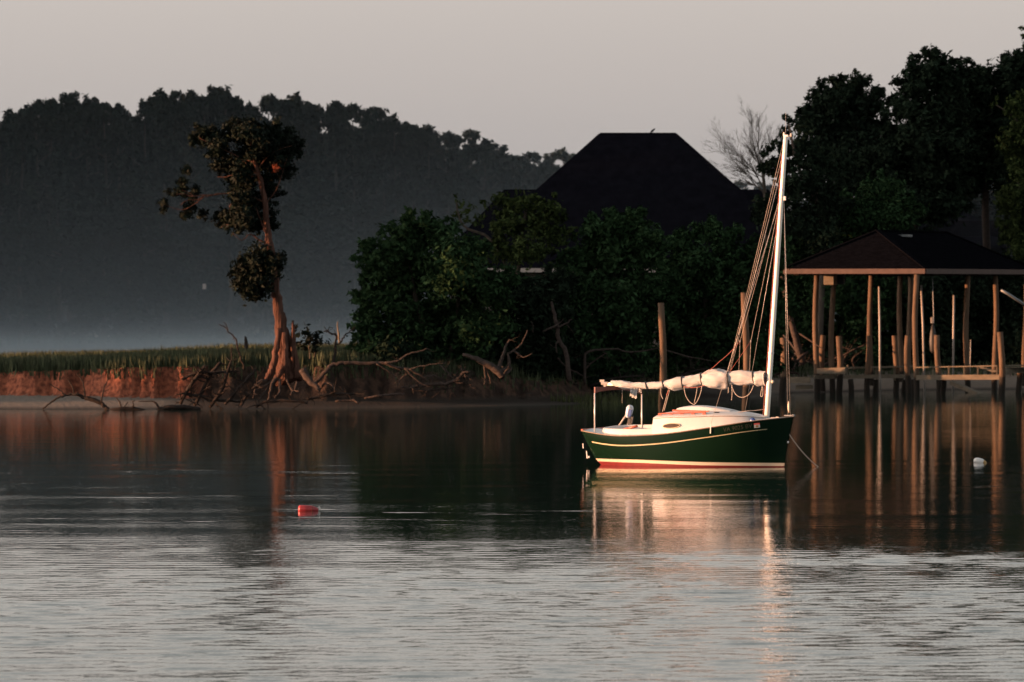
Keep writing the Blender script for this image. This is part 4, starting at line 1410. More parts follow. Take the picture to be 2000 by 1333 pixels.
# walkway going off right
dboard(P(1964, 724, 259), P(2060, 721, 261), .06, .26, 'fascia_board')
dboard(P(1962, 715, 259), P(2060, 712, 261), .09, .05, 'rail')
for k in range(18):
    px = 1965 + k * 4.8
    dboard(P(px, 718.6, 259.05 + k * .02), P(px, 718.2, 260.6), .09, .04, 'deck_plank')
for (px, top, Y, r) in ((1638, 657, 260, .18), (1695, 656, 262, .17), (1749, 656, 263.5, .17), (1774, 656, 259.4, .16), (1833, 655, 258.5, .17), (1957, 649, 254.8, .18), (1606, 655, 262.5, .17), (1842, 738, 257.5, .17), (1660, 741, 259.6, .17), (1708, 742, 262.3, .17), (1763, 742, 263.8, .17), (1785, 741, 260, .17), (1990, 728, 260, .17)):
    p = P(px, top, Y)
    pile(dk, b0, p.x, p.y, -1.9, p.z, r * .76)
# diagonal ramp timber into the water
mb = MB()
mb.bar(P(1860, 748, 262) - b0, P(1945, 785, 258.5) - b0, .22, .16)
mb.build('brace_timber', M['plank'], dk)

for (px, top, Y, lab) in ((1294, 592, 232, 'lone tall mooring pile standing behind the furled sail'), (1457, 572, 229, 'tall mooring pile seen just left of the mast through the rigging'), (1530, 660, 255, 'short mooring pile between the mast and the boathouse')):
    p = P(px, top, Y)
    ob = pile(None, Vector((p.x, p.y, 0)), p.x, p.y, -1.9, p.z, .135 if top < 600 else .15, 'mooring_pile')
    ob.location = (p.x, p.y, 0)
    tag(ob, lab, 'pile', kind='thing')

# ------------------------------------------------------------------ buoys
def buoy_red():
    o = P(602, 998, 123.6)
    o.z = 0
    r = empty('mooring_buoy', o, 'red barrel shaped buoy floating on the open water at left', 'buoy')
    mb = MB()
    prof = [(-.205, .02), (-.20, .05), (-.185, .070), (-.16, .080), (-.06, .083), (.03, .083), (.07, .080), (.11, .070), (.15, .056), (.18, .040), (.20, .022), (.21, .010)]
    mb.lathe(prof, (0, 0, .028), (1, .12, -.04), 22)
    mb.build('float', M['redbuoy'], r, smooth=True)
    mb = MB()
    mb.lathe([(.068, .0815), (.085, .0785)], (0, 0, .028), (1, .12, -.04), 22)
    mb.build('band', M['mahogany'], r, smooth=True)
    mb = MB()
    mb.tube([(.19, .034, .06), (.225, .04, .075), (.235, .042, .05), (.21, .038, .02)], .012, 6)
    mb.build('eye', M['steel'], r)


def buoy_white():
    o = P(1915, 904, 157.2)
    o.z = 0
    r = empty('mooring_buoy', o, 'small white buoy with a tan end floating near the boathouse reflections', 'buoy')
    ax = (math.cos(R(-14)), -.15, math.sin(R(-14)))
    mb = MB()
    mb.lathe([(-.18, .015), (-.17, .045), (-.14, .072), (-.10, .088), (-.03, .092), (.04, .087), (.075, .076)], (0, 0, .022), ax, 20)
    mb.build('float', M['whitebuoy'], r, smooth=True)
    mb = MB()
    mb.lathe([(.0755, .072), (.10, .068), (.13, .052), (.155, .034), (.165, .012)], (0, 0, .022), ax, 20)
    mb.build('end_cap', M['tan'], r, smooth=True)


buoy_red()
buoy_white()

# ------------------------------------------------------------------ the sailboat
YAW = R(25)
X0 = 136.0 / 78.0 + .75 * math.sin(YAW)
LOA = 5.48
Y_ST = 154.6 + LOA / 2 * math.sin(YAW)
boat = empty('sailboat', (X0, Y_ST, 0), 'small green hulled sailboat with a white cabin and furled cream sail', 'boat', rz=-YAW)
CYW, SYW = math.cos(YAW), math.sin(YAW)


def bx(px, y=0.0):
    """hull x (0 = stern) of the point at athwart offset y (port +) seen at column px"""
    # solve (X0 + x c + y s) * FOC / (Y_ST - x s + y c) = px - 1000
    k = (px - 1000) / FOC
    return (k * (Y_ST + y * CYW) - X0 - y * SYW) / (CYW + k * SYW)


def bz(py, x, y=0.0):
    return EYE - (py - HORIZON) * (Y_ST - x * SYW + y * CYW) / FOC


def BP(px, py, y):
    x = bx(px, y)
    return Vector((x, y, bz(py, x, y)))


HBS = [(0, .72), (.12, .90), (.3, 1.04), (.5, 1.09), (.65, 1.03), (.78, .86), (.88, .58), (.95, .29), (1.0, .025)]
HBW = [(0, .40), (.12, .70), (.3, .94), (.5, .99), (.65, .86), (.78, .60), (.88, .34), (.95, .14), (1.0, .012)]


def smooth_interp(u, pts):
    # cubic through the points
    xs_ = [p[0] for p in pts]; ys_ = [p[1] for p in pts]
    n = len(xs_)
    i = max(0, min(n - 2, int(np.searchsorted(xs_, u) - 1)))
    h = xs_[i + 1] - xs_[i]
    s = (u - xs_[i]) / h

    def slope(j):
        if j == 0: return (ys_[1] - ys_[0]) / (xs_[1] - xs_[0])
        if j == n - 1: return (ys_[-1] - ys_[-2]) / (xs_[-1] - xs_[-2])
        return (ys_[j + 1] - ys_[j - 1]) / (xs_[j + 1] - xs_[j - 1])
    m0, m1 = slope(i) * h, slope(i + 1) * h
    return (2 * s ** 3 - 3 * s ** 2 + 1) * ys_[i] + (s ** 3 - 2 * s ** 2 + s) * m0 + (-2 * s ** 3 + 3 * s ** 2) * ys_[i + 1] + (s ** 3 - s ** 2) * m1


def sheer(u):
    return smooth_interp(u, [(0, .865), (.1, .79), (.2, .752), (.35, .775), (.485, .835), (.675, .985), (.84, 1.135), (1.0, 1.25)])


def stern_x(z):
    return interp(z, [(-.4, .75), (0, .40), (.2, .26), (.87, 0.0), (1.5, 0.0)])


def stem_x(z):
    return LOA - .25 + interp(z, [(-.4, -.30), (0, 0.0), (.6, .10), (1.25, .25), (1.6, .27)])


def hxx(u, z):
    return lerp(stern_x(z), stem_x(z), u)


def hull_y(u, z):
    zs = sheer(u)
    s, w = smooth_interp(u, HBS), smooth_interp(u, HBW)
    if z >= 0:
        tt = min(z / zs, 1.1)
        return w + (s - w) * (1 - (1 - min(tt, 1)) ** 1.5)
    return w * max(0.0, 1 - (-z / .42) ** 1.6)


BOOT_LO = [(0, .095), (.3, .085), (.6, .045), (1.0, .022)]
BOOT_HI = [(0, .165), (.3, .16), (.6, .125), (1.0, .098)]
NU = 48


def hull_part(name, lo, hi, rows, mm, off=0.0, u0=0.0, u1=1.0, transom=False):
    verts, faces = [], []
    for side in (-1, 1):
        b_ = len(verts)
        for i in range(NU + 1):
            u = lerp(u0, u1, i / NU)
            for j in range(rows + 1):
                z = lerp(lo(u), hi(u), j / rows)
                verts.append((hxx(u, z), side * (hull_y(u, z) + off), z))
        for i in range(NU):
            for j in range(rows):
                a = b_ + i * (rows + 1) + j
                q = (a, a + rows + 1, a + rows + 2, a + 1)
                faces.append(q if side < 0 else q[::-1])
    if transom:
        n = (NU + 1) * (rows + 1)
        for j in range(rows):
            faces.append((j, j + 1, n + j + 1, n + j))
    me = bpy.data.meshes.new(name)
    me.from_pydata(verts, [], faces)
    me.polygons.foreach_set('use_smooth', np.ones(len(me.polygons), dtype=bool))
    if transom:
        sm_ = np.ones(len(me.polygons), dtype=bool)
        sm_[-rows:] = False
        me.polygons.foreach_set('use_smooth', sm_)
    me.update()
    return link(name, me, M[mm], boat)


bl = lambda u: interp(u, BOOT_LO)
bhh = lambda u: interp(u, BOOT_HI)
hull_part('hull', lambda u: bhh(u), sheer, 12, 'gelcoat_green', transom=True)
hull_part('boot_stripe', bl, bhh, 2, 'gelcoat_cream', .003, transom=True)
hull_part('bottom', lambda u: -.42, bl, 8, 'gelcoat_red', transom=True)


def stripe_mid(u):
    # sits 0.2 m under the sheer aft, running up towards the bow
    return sheer(u) - smooth_interp(u, [(0, .25), (.27, .234), (.51, .22), (.75, .235), (.92, .242), (1, .25)])


hull_part('sheer_stripe', lambda u: stripe_mid(u) - .014 * (1.15 - .6 * u), lambda u: stripe_mid(u) + .014 * (1.15 - .6 * u), 1, 'gold', .004, .035, .915)
# rub rail / toe rail
for side in (-1, 1):
    mb = MB()
    pts = []
    for i in range(61):
        u = i / 60
        zs = sheer(u)
        pts.append((hxx(u, zs), side * (smooth_interp(u, HBS) + .008), zs + .005))
    mb.tube(pts, .014, 6)
    mb.build('rub_rail', M['railwood'], boat, smooth=True)
mb = MB()
mb.bar((0.0, -.70, .885), (0.0, .70, .90), .05, .05)
mb.build('transom_rail', M['teak'], boat)
# deck
mb = MB()
verts, faces = [], []
ND = 40
for i in range(ND + 1):
    u = i / ND
    zs = sheer(u)
    s = smooth_interp(u, HBS)
    for j in range(9):
        tt = j / 8 * 2 - 1
        verts.append((hxx(u, zs), s * tt, zs + .012 + .055 * min(1, s) * (1 - tt * tt)))
ckx0, ckx1 = .62, 2.0
for i in range(ND):
    for j in range(8):
        xm = hxx((i + .5) / ND, 1.0)
        if ckx0 < xm < ckx1 and 2 <= j <= 5:
            continue
        a = i * 9 + j
        faces.append((a, a + 9, a + 10, a + 1))
mb.add(verts, faces)
mb.build('deck', M['white'], boat, smooth=True)
# cockpit coaming: an oval ring wall
mb = MB()
ring = []
cx0, cx1 = .42, 2.05


def coam(t_):
    """t 0..1 from cabin starboard round the stern to cabin port"""
    a = math.pi * t_
    c, s = math.cos(a), math.sin(a)
    y = -.74 * (abs(c) ** .55) * (1 if c > 0 else -1)
    x = cx1 - (cx1 - cx0) * (abs(s) ** .5)
    return x, y


nc = 48
vs, fs = [], []
for i in range(nc + 1):
    x, y = coam(i / nc)
    u = x / LOA
    zb = sheer(u) - .02
    zt = lerp(.955, .975, x / 2.0) + .056 * y
    n = Vector((x - 1.3, y * 1.2, 0)).normalized()
    for (o_, z) in ((.05, zb), (.015, zt - .02), (0, zt), (-.035, zt), (-.05, zt - .02), (-.06, .45)):
        vs.append((x + n.x * o_, y + n.y * o_, z))
for i in range(nc):
    for j in range(5):
        a = i * 6 + j
        fs.append((a, a + 1, a + 7, a + 6))
mb.add(vs, fs)
mb.build('coaming', M['white'], boat, smooth=True)
mb = MB()
mb.box((1.3, 0, .48), (1.7, 1.4, .06))
mb.box((1.3, -.52, .72), (1.5, .36, .04))
mb.box((1.3, .52, .72), (1.5, .36, .04))
mb.build('cockpit_seats', M['deckgrey'], boat)

# cabin trunk
cab0, cab1 = bx(1273, -.85), bx(1497, -.1)


def cab_half(t_):
    return smooth_interp(t_, [(0, .86), (.25, .88), (.5, .80), (.7, .66), (.85, .46), (.95, .24), (1.0, .06)])


def cab_top(t_):
    return smooth_interp(t_, [(0, 1.225), (.1, 1.25), (.35, 1.275), (.6, 1.30), (.8, 1.30), (.92, 1.275), (1.0, 1.25)])


def crown_h(t_):
    return smooth_interp(t_, [(0, .10), (.3, .13), (.6, .10), (.85, .05), (1, .01)])


nx_, sides_ = 40, 12
vs, fs = [], []
for i in range(nx_ + 1):
    tt = i / nx_
    x = lerp(cab0, cab1, tt)
    w = cab_half(tt)
    zt = cab_top(tt)
    u = min(1, max(0, x / LOA))
    zb = sheer(u) - .01
    row = [(-w - .02, zb), (-w, lerp(zb, zt, .85)), (-w + .01, zt - .012), (-w + .035, zt)]
    for k in range(1, sides_):
        q = k / sides_ * 2 - 1
        row.append((q * (w - .035), zt + crown_h(tt) * (1 - q * q) + .004))
    row += [(w - .035, zt), (w - .01, zt - .012), (w, lerp(zb, zt, .85)), (w + .02, zb)]
    aft = .055 if i == 0 else 0
    for (y, z) in row:
        xx = x + (.0 if i else (.045 * (z - zb) / max(zt - zb, .01)))
        vs.append((xx, y, z))
nr = len(row)
for i in range(nx_):
    for j in range(nr - 1):
        a = i * nr + j
        fs.append((a, a + nr, a + nr + 1, a + 1))
fs.append(tuple(range(nr)))
mb = MB()
mb.add(vs, fs)
cabin = mb.build('cabin', M['white'], boat, smooth=True)
es = cabin.modifiers.new('split', 'EDGE_SPLIT')
es.split_angle = R(48)
# teak edge line along the cabin top
for side in (-1, 1):
    mb = MB()
    mb.tube([(lerp(cab0, cab1, i / 40) + .03, side * (cab_half(i / 40) + .004), cab_top(i / 40) - .03) for i in range(41)], .007, 5)
    mb.build('cabin_bead', M['railwood'], cabin, smooth=True)
# portlight both sides
for side in (-1, 1):
    xc = bx(1312, -.88)
    zc = bz(832, xc, -.88)
    tt = (xc - cab0) / (cab1 - cab0)
    mb, mg = MB(), MB()
    pts = []
    for k in range(28):
        a = 2 * math.pi * k / 28
        dx_, dz_ = .235 * math.cos(a), .058 * math.sin(a)
        tq = (xc + dx_ - cab0) / (cab1 - cab0)
        pts.append((xc + dx_, side * (cab_half(tq) + .026), zc + dz_ + .015 * math.cos(a)))
    mb.tube(pts, .010, 6, closed=True)
    w = mb.build('portlight', M['gold'], cabin, smooth=True)
    mg.add(pts, [tuple(range(28))])
    mg.build('pane', M['port'], w)
# grab rails
for side in (-1, 1):
    mb = MB()
    ra, rb = bx(1285, -.72), bx(1379, -.70)
    tz = lambda x: cab_top((x - cab0) / (cab1 - cab0))
    pts = [(lerp(ra, rb, i / 12), side * .70, tz(lerp(ra, rb, i / 12)) + .075) for i in range(13)]
    for i in range(12):
        mb.bar(pts[i], pts[i + 1], .036, .034)
    for i in range(5):
        x = lerp(ra + .05, rb - .05, i / 4)
        mb.box((x, side * .70, tz(x) + .012), (.10, .036, .085))
    mb.build('grab_rail', M['teak'], cabin, bevel=.006)
# companion hatch with its slides
ha, hb2 = bx(1330, 0), bx(1434, 0)
vs, fs = [], []
for i in range(15):
    tt = i / 14
    x = lerp(ha, hb2, tt)
    zz = cab_top((x - cab0) / (cab1 - cab0)) + crown_h((x - cab0) / (cab1 - cab0))
    top = zz + .015 + .105 * math.sin(math.pi * (.16 + .80 * tt) ** .75)
    for k in range(9):
        q = k / 8 * 2 - 1
        vs.append((x, q * .36, (zz - .06) if abs(q) == 1 else top - .05 * q * q))
for i in range(14):
    for k in range(8):
        a = i * 9 + k
        fs.append((a, a + 9, a + 10, a + 1))
fs.append(tuple(range(9)))
fs.append(tuple(14 * 9 + k for k in range(8, -1, -1)))
mb = MB()
mb.add(vs, fs)
hatch = mb.build('hatch', M['white'], cabin, smooth=True)
es = hatch.modifiers.new('split', 'EDGE_SPLIT'); es.split_angle = R(40)
for side in (-1, 1):
    mb = MB()
    mb.bar((ha - .05, side * .41, cab_top(.25) + crown_h(.25) + .0), (bx(1385, -.4), side * .41, cab_top(.45) + crown_h(.45) - .03), .04, .045)
    mb.build('hatch_slide', M['teak'], cabin)
mb = MB()
mb.box((bx(1400, -.5), -.5, cab_top(.55) + .06), (.13, .06, .035))
mb.build('deck_cleat', M['black'], cabin, bevel=.01)
mb = MB()
mb.lathe([(-.03, .06), (.05, .075), (.08, .05)], (bx(1471, -.46), -.46, bz(822, bx(1471, -.46), -.46)), (.1, -1, .15), 14)
mb.build('deck_vent', M['blue'], boat, smooth=True)
# mast
mx0, mz0 = bx(1497.5), 1.20
mtop = BP(1534.5, 268, 0)
mb0 = Vector((mx0, 0, mz0))


def mast_pt(py):
    lo, hi = 0.0, 1.0
    for _ in range(30):
        q = (lo + hi) / 2
        p = mb0.lerp(mtop, q)
        yy = HORIZON + (EYE - p.z) * FOC / (Y_ST - p.x * SYW)
        if yy > py: lo = q
        else: hi = q
    return mb0.lerp(mtop, lo)


mb = MB()
mb.tube([mb0.lerp(mtop, i / 12) for i in range(13)], [.066 - .013 * i / 12 for i in range(13)], 16)
mast = mb.build('mast', M['mast'], boat, smooth=True)
for py in (690, 382, 371):
    mb = MB()
    p = mast_pt(py)
    d = (mtop - mb0).normalized()
    mb.tube([p - d * .025, p + d * .025], .069 if py > 500 else .061, 14)
    mb.build('mast_collar', M['steel'], mast)
mb = MB()
mb.box(mtop + Vector((0, 0, .03)), (.12, .04, .05)); mb.box(mtop + Vector((-.05, 0, .07)), (.03, .03, .09))
mb.build('masthead_fitting', M['steel'], mast)
mb = MB()
mb.lathe([(0, .03), (.05, .045), (.09, .03)], mtop + Vector((.16, 0, .0)), (0, 0, 1), 10)
mb.tube([mtop + Vector((.03, 0, .02)), mtop + Vector((.16, 0, .02))], .012, 5)
mb.build('masthead_light', M['pvc'], mast, smooth=True)
mb = MB()
mb.tube([mtop, mtop + Vector((.0, 0, .62))], .004, 4)
mb.build('antenna', M['wire'], mast)
mb = MB()
p = mast_pt(746)
mb.lathe([(-.03, .03), (0, .045), (.03, .03)], p + Vector((.10, -.02, 0)), (0, -1, 0), 10)
mb.build('mast_winch', M['gelcoat_cream'], mast, smooth=True)
mb = MB()
p = mast_pt(384)
mb.box(p + Vector((.08, 0, -.05)), (.06, .05, .1))
mb.build('stay_tang', M['steel'], mast)
mb = MB()
mb.tube([(mx0, 0, mz0 - .08), (mx0, 0, mz0 + .03)], [.12, .085], 14)
mb.build('mast_step', M['white'], boat)

# boom and furled sail
UP = [(1176, 746), (1194, 743.5), (1216, 743.5), (1235, 747), (1259, 747), (1289, 746), (1300, 743.5), (1321, 737), (1338, 736), (1370, 730), (1386, 723), (1402, 721), (1424, 724.5), (1427, 726), (1435, 725), (1451, 723), (1472, 726.5), (1494, 724.5)]
LO = [(1176, 753), (1194, 752), (1216, 761), (1230, 761), (1240, 758), (1262, 760), (1289, 760), (1302, 758), (1316, 764), (1332, 761), (1370, 753), (1386, 758), (1405, 762), (1421, 759.5), (1429, 751.5), (1451, 752.5), (1473, 751), (1478, 755), (1494, 753)]
rs = np.random.default_rng(14)
NS, NR = 150, 30
vs, fs = [], []
ties = [1262.5, 1295.5, 1334, 1371, 1424, 1472.5]


def bundle(px):
    yu, yl = interp(px, UP), interp(px, LO)
    x = bx(px)
    zu, zl = bz(yu, x), bz(yl, x)
    pinch = 1.0
    for tpx in ties:
        pinch -= .025 * math.exp(-((px - tpx) / 3.0) ** 2)
    return x, (zu + zl) / 2, (zu - zl) / 2 * pinch


for i in range(NS + 1):
    px = lerp(1193, 1495, i / NS)
    x, zc, rr = bundle(px)
    if i == 0:
        rr *= .75
    for k in range(NR):
        a = 2 * math.pi * k / NR
        w = 1 + .075 * math.sin(3 * a + x * 5.0 + 1.2 * math.sin(x * 7)) + .055 * math.sin(7 * a - x * 9 + math.sin(3 * x)) + .10 * (noise.noise(Vector((x * 4.5, math.cos(a) * 1.6, math.sin(a) * 1.6))))
        w += .022 * math.sin(11 * a + 6 * x + 2 * math.sin(4 * x)) + .05 * noise.noise(Vector((x * 3.0 + 8, math.cos(a) * 4.6, math.sin(a) * 4.6)))
        vs.append((x, .82 * rr * w * math.cos(a), zc + rr * (.98 if w > 1.1 else w * .98) * math.sin(a)))
for i in range(NS):
    for k in range(NR):
        k2 = (k + 1) % NR
        fs.append((i * NR + k, (i + 1) * NR + k, (i + 1) * NR + k2, i * NR + k2))
fs.append(tuple(range(NR - 1, -1, -1)))
fs.append(tuple(NS * NR + k for k in range(NR)))
mb = MB(); mb.add(vs, fs)
sail = mb.build('furled_sail', M['sail'], boat, smooth=True)
for tpx in ties:
    x, zc, rr = bundle(tpx)
    mb = MB()
    mb.tube([(x + .05 * math.sin(2 * math.pi * k / 24 + .6) * -.6, .86 * rr * math.cos(2 * math.pi * k / 24), zc + rr * 1.06 * math.sin(2 * math.pi * k / 24)) for k in range(24)], .020, 6, closed=True)
    mb.build('sail_tie', M['black'], sail, smooth=True)
mb = MB()
pe = BP(1175, 749, 0)
mb.tube([(bx(1495), 0, bz(742, bx(1495))), (bx(1300), 0, bz(752, bx(1300))), (bx(1186), 0, bz(750.5, bx(1186)))], .045, 10)
boom = mb.build('boom', M['mast'], boat, smooth=True)
mb = MB()
mb.tube([pe, (bx(1188), 0, bz(750, bx(1188)))], [.045, .05], 10)
mb.box(pe + Vector((.02, 0, .06)), (.12, .05, .06)); mb.box(pe + Vector((.10, -.01, -.06)), (.06, .05, .08))
mb.build('boom_end', M['pvc'], boom)
mb = MB()
mb.box((bx(1496), 0, bz(742, bx(1496))), (.12, .09, .12))
mb.build('gooseneck', M['black'], boom)
mb = MB()     # loose folds of sail hanging under the boom
for (px, dpx, y0, y1) in ((1235, 4, 758, 775), (1240, 5, 758, 778), (1251, 3, 760, 767)):
    x = bx(px)
    n = 6
    vs_ = []
    for j in range(n + 1):
        z = bz(lerp(y0, y1, j / n), x)
        for k in range(5):
            vs_.append((x + (k / 4 - .5) * dpx * 2 / 70, .03 * math.sin(k * 2.1 + j * .6) - .02, z + .02 * math.sin(k * 1.7)))
    mb.add(vs_, [(j * 5 + k, j * 5 + k + 1, (j + 1) * 5 + k + 1, (j + 1) * 5 + k) for j in range(n) for k in range(4)])
mb.build('loose_fold', M['sail'], sail, smooth=True)

# boom gallows
yn, yf = -.66, .66
p1, p1b = BP(1161.5, 768, yn), BP(1161.5, 838, yn)
p2, p2b = BP(1253.5, 770, yf), BP(1253.5, 850, yf)
for a, c in ((p1, p1b), (p2, p2b)):
    mb = MB()
    mb.tube([Vector((a.x, a.y, a.z)), Vector((a.x, a.y, c.z - .1))], .017, 10)
    mb.build('gallows_post', M['steel'], boat, smooth=True)
mb = MB()
n = 14
vs_, fs_ = [], []
for i in range(n + 1):
    tt = i / n
    c = p1.lerp(p2, tt)
    zt = c.z + .15 - .02 * tt + .03 * math.sin(math.pi * tt)
    zb = c.z - .005 + .10 * math.sin(math.pi * tt) ** .8
    d = (p2 - p1); d.z = 0; d.normalize()
    s = Vector((-d.y, d.x, 0)) * .025
    for q in (-1, 1):
        vs_.append((c.x + s.x * q, c.y + s.y * q, zb)); vs_.append((c.x + s.x * q, c.y + s.y * q, max(zt, zb + .05)))
for i in range(n):
    a = i * 4
    fs_ += [(a, a + 4, a + 5, a + 1), (a + 2, a + 3, a + 7, a + 6), (a + 1, a + 5, a + 7, a + 3), (a, a + 2, a + 6, a + 4)]
fs_ += [(0, 1, 3, 2), (n * 4, n * 4 + 2, n * 4 + 3, n * 4 + 1)]
mb.add(vs_, fs_)
mb.build('gallows_beam', M['mahogany'], boat)

# outboard motor tilted up on the port quarter
om = BP(1229, 805, .80)
mot = MB()
rot = Vector((0, 0, 1)).rotation_difference(Vector((.22, 0, 1))).to_matrix()
prof = [(-.15, .06), (-.13, .085), (-.02, .108), (.08, .112), (.14, .095), (.17, .06), (.18, .015)]
mot.lathe(prof, om, rot @ Vector((0, 0, 1)), 14, squash=(1.0, .8))
motor = mot.build('outboard_motor', M['motor'], boat, smooth=True)
mb = MB()
mb.box(om + Vector((.06, -.112, -.03)), (.10, .03, .18), rot=rot)
mb.build('cowl_panel', M['blue'], motor, bevel=.008)
mb = MB()
mb.box(om + Vector((.03, 0, -.24)), (.11, .11, .14), rot=rot)
mb.box(om + Vector((.09, -.03, -.19)), (.06, .05, .2), rot=rot)
mb.tube([om + Vector((.04, 0, -.28)), om + Vector((.12, 0, -.46))], .018, 6)
mb.tube([om + Vector((.0, .03, -.28)), om + Vector((-.03, .05, -.46))], .02, 6)
mb.build('clamp_bracket', M['black'], motor)
mb = MB()
mb.tube([BP(1226, 808, .78), BP(1220, 816, .76), BP(1209, 832, .72)], [.034, .026, .024], 8)
mb.tube([BP(1229, 813, .78), BP(1225, 834, .76)], .018, 6)
mb.build('tiller_arm', M['pvc'], motor, smooth=True)
# wooden tiller
mb = MB()
mb.tube([BP(1219, 838.5, -.1), BP(1230, 836, -.2), BP(1244, 833, -.3)], [.03, .027, .034], 8)
mb.bar(BP(1220, 839.5, -.12), BP(1236, 838.5, -.2), .05, .03)
mb.build('tiller', M['teak'], boat, smooth=True)
# rudder fittings on the transom edge
mb = MB()
mb.bar(BP(1138.6, 866.5, -.50), BP(1139.2, 876, -.50), .02, .02)
mb.build('pintle', M['steel'], boat)
mb = MB()
mb.bar(BP(1145.5, 881, -.50), BP(1147, 896, -.50), .02, .02)
mb.lathe([(-.02, .02), (0, .032), (.02, .02)], BP(1150.5, 893, -.5), (0, -1, 0), 10)
mb.build('pintle', M['steel'], boat)
mb = MB()
x = bx(1185, -.2)
mb.add([(x - .06, -.2, .02), (x + .07, -.2, .02), (x - .04, -.2, -.09), (x + .02, -.2, -.09), (x - .06, -.24, .02), (x + .07, -.24, .02), (x - .04, -.24, -.09), (x + .02, -.24, -.09)], [(0, 1, 3, 2), (4, 6, 7, 5), (0, 4, 5, 1), (2, 3, 7, 6), (0, 2, 6, 4), (1, 5, 7, 3)])
mb.build('rudder_blade', M['whitebuoy'], boat)
# bow gear
mb = MB()
mb.box((LOA - .10, 0, 1.285), (.26, .10, .03)); mb.tube([(LOA + .0, -.05, 1.29), (LOA + .0, .05, 1.29)], .028, 8)
mb.build('bow_roller', M['greymetal'], boat)
mb = MB()
p = BP(1511, 815.5, -.18)
mb.box(p + Vector((0, 0, -.02)), (.16, .04, .04)); mb.box(p + Vector((0, 0, -.05)), (.05, .05, .05))
mb.build('bow_cleat', M['pvc'], boat, bevel=.01)
mb = MB()
mb.lathe([(0, .03), (.02, .034), (.04, .015)], (stem_x(.62) - .01, 0, .62), (1, -.5, 0), 10)
mb.build('bow_eye', M['steel'], boat)


def rope(name, pts, r, mm, parent, sag=0.0, n=16, sides=5):
    out = []
    pts = [Vector(p) for p in pts]
    for a, c in zip(pts, pts[1:]):
        for i in range(n):
            tt = i / n
            p = a.lerp(c, tt)
            p.z -= sag * 4 * tt * (1 - tt)
            out.append(p)
    out.append(pts[-1])
    mb = MB()
    mb.tube(out, r, sides)
    return mb.build(name, M[mm], parent, smooth=True)


# standing rigging
ft = mast_pt(384)
rope('forestay', [ft + Vector((.06, 0, 0)), (LOA - .08, 0, 1.29)], .0045, 'wire', boat, n=2)
rope('forestay', [mast_pt(395) + Vector((.06, .03, 0)), (bx(1538.5), 0, 1.29)], .004, 'wire', boat, n=2)
mb = MB()
fa, fb_ = Vector(BP(1540.5, 784, 0)), Vector(BP(1541, 807, 0))
mb.tube([fa, fa.lerp(fb_, .3), fa.lerp(fb_, .7), fb_], [.012, .03, .03, .012], 8)
mb.build('turnbuckle_boot', M['gelcoat_cream'], boat, smooth=True)
for side in (-1, 1):
    xs_ = bx(1390, -.98)
    u = xs_ / LOA
    yy = side * (hull_y(u, sheer(u)) + .03)
    rope('shroud', [mast_pt(384) + Vector((0, side * .05, 0)), (xs_, yy, sheer(u) + .08)], .0045, 'wire', boat, n=2)
    mb = MB()
    mb.bar((xs_, yy, sheer(u) + .10), (xs_ - .02, side * (hull_y(u, sheer(u) - .12) + .014), sheer(u) - .14), .025, .012)
    mb.build('chainplate', M['steel'], boat)
# lazy jacks, topping lifts
j1, j2 = BP(1445.5, 667, -.12), BP(1466.5, 667, -.12)
top = mast_pt(282)
rope('topping_lift', [top + Vector((-.05, -.03, 0)), BP(1421.5, 728, -.1)], .0048, 'rope', boat, n=2)
rope('topping_lift', [top + Vector((-.05, .05, -.1)), BP(1424, 728, .12)], .0048, 'rope', boat, n=2)
rope('lazy_jack', [mast_pt(385) + Vector((-.05, 0, 0)), j1, BP(1443, 727, -.12)], .0045, 'rope', boat, n=2)
rope('lazy_jack', [mast_pt(398) + Vector((-.05, 0, 0)), j2, BP(1464, 726, -.12)], .0045, 'rope', boat, n=2)
rope('lazy_jack', [mast_pt(330) + Vector((-.05, 0, 0)), BP(1426, 728, .1)], .005, 'wire', boat, n=2)
rope('lazy_jack', [j1, BP(1405, 707, -.13), BP(1372, 731, -.15)], .0075, 'redrope', boat, sag=.03, n=6)
rope('lazy_jack', [j2, BP(1425, 727, -.14)], .0055, 'redrope', boat, n=4)
for j in (j1, j2):
    mb = MB(); mb.lathe([(-.03, .01), (0, .022), (.03, .01)], j, (0, 0, 1), 8)
    mb.build('block', M['pvc'], boat)
rope('mainsheet', [BP(1309, 760, -.02), BP(1297, 803, -.05)], .008, 'rope', boat, n=2)
rope('mainsheet', [BP(1306, 760, .04), BP(1294, 805, .0)], .008, 'rope', boat, n=2)
rope('mainsheet', [BP(1306.5, 762, 0), BP(1302, 773, -.02)], .012, 'redrope', boat, n=2)
rope('reef_line', [BP(1335, 755, -.1), BP(1358, 757, -.12), BP(1379, 751, -.1)], .009, 'redrope', boat, sag=.02, n=6)
rope('halyard', [mast_pt(300) + Vector((-.065, -.03, 0)), mast_pt(700) + Vector((-.075, -.04, 0)), mast_pt(815) + Vector((-.08, -.05, .03))], .008, 'redrope', boat, n=3)
rope('halyard', [mast_pt(800) + Vector((-.1, 0, 0)), BP(1460, 803, -.2), BP(1430, 806, -.3)], .01, 'rope', boat, sag=.01, n=6)


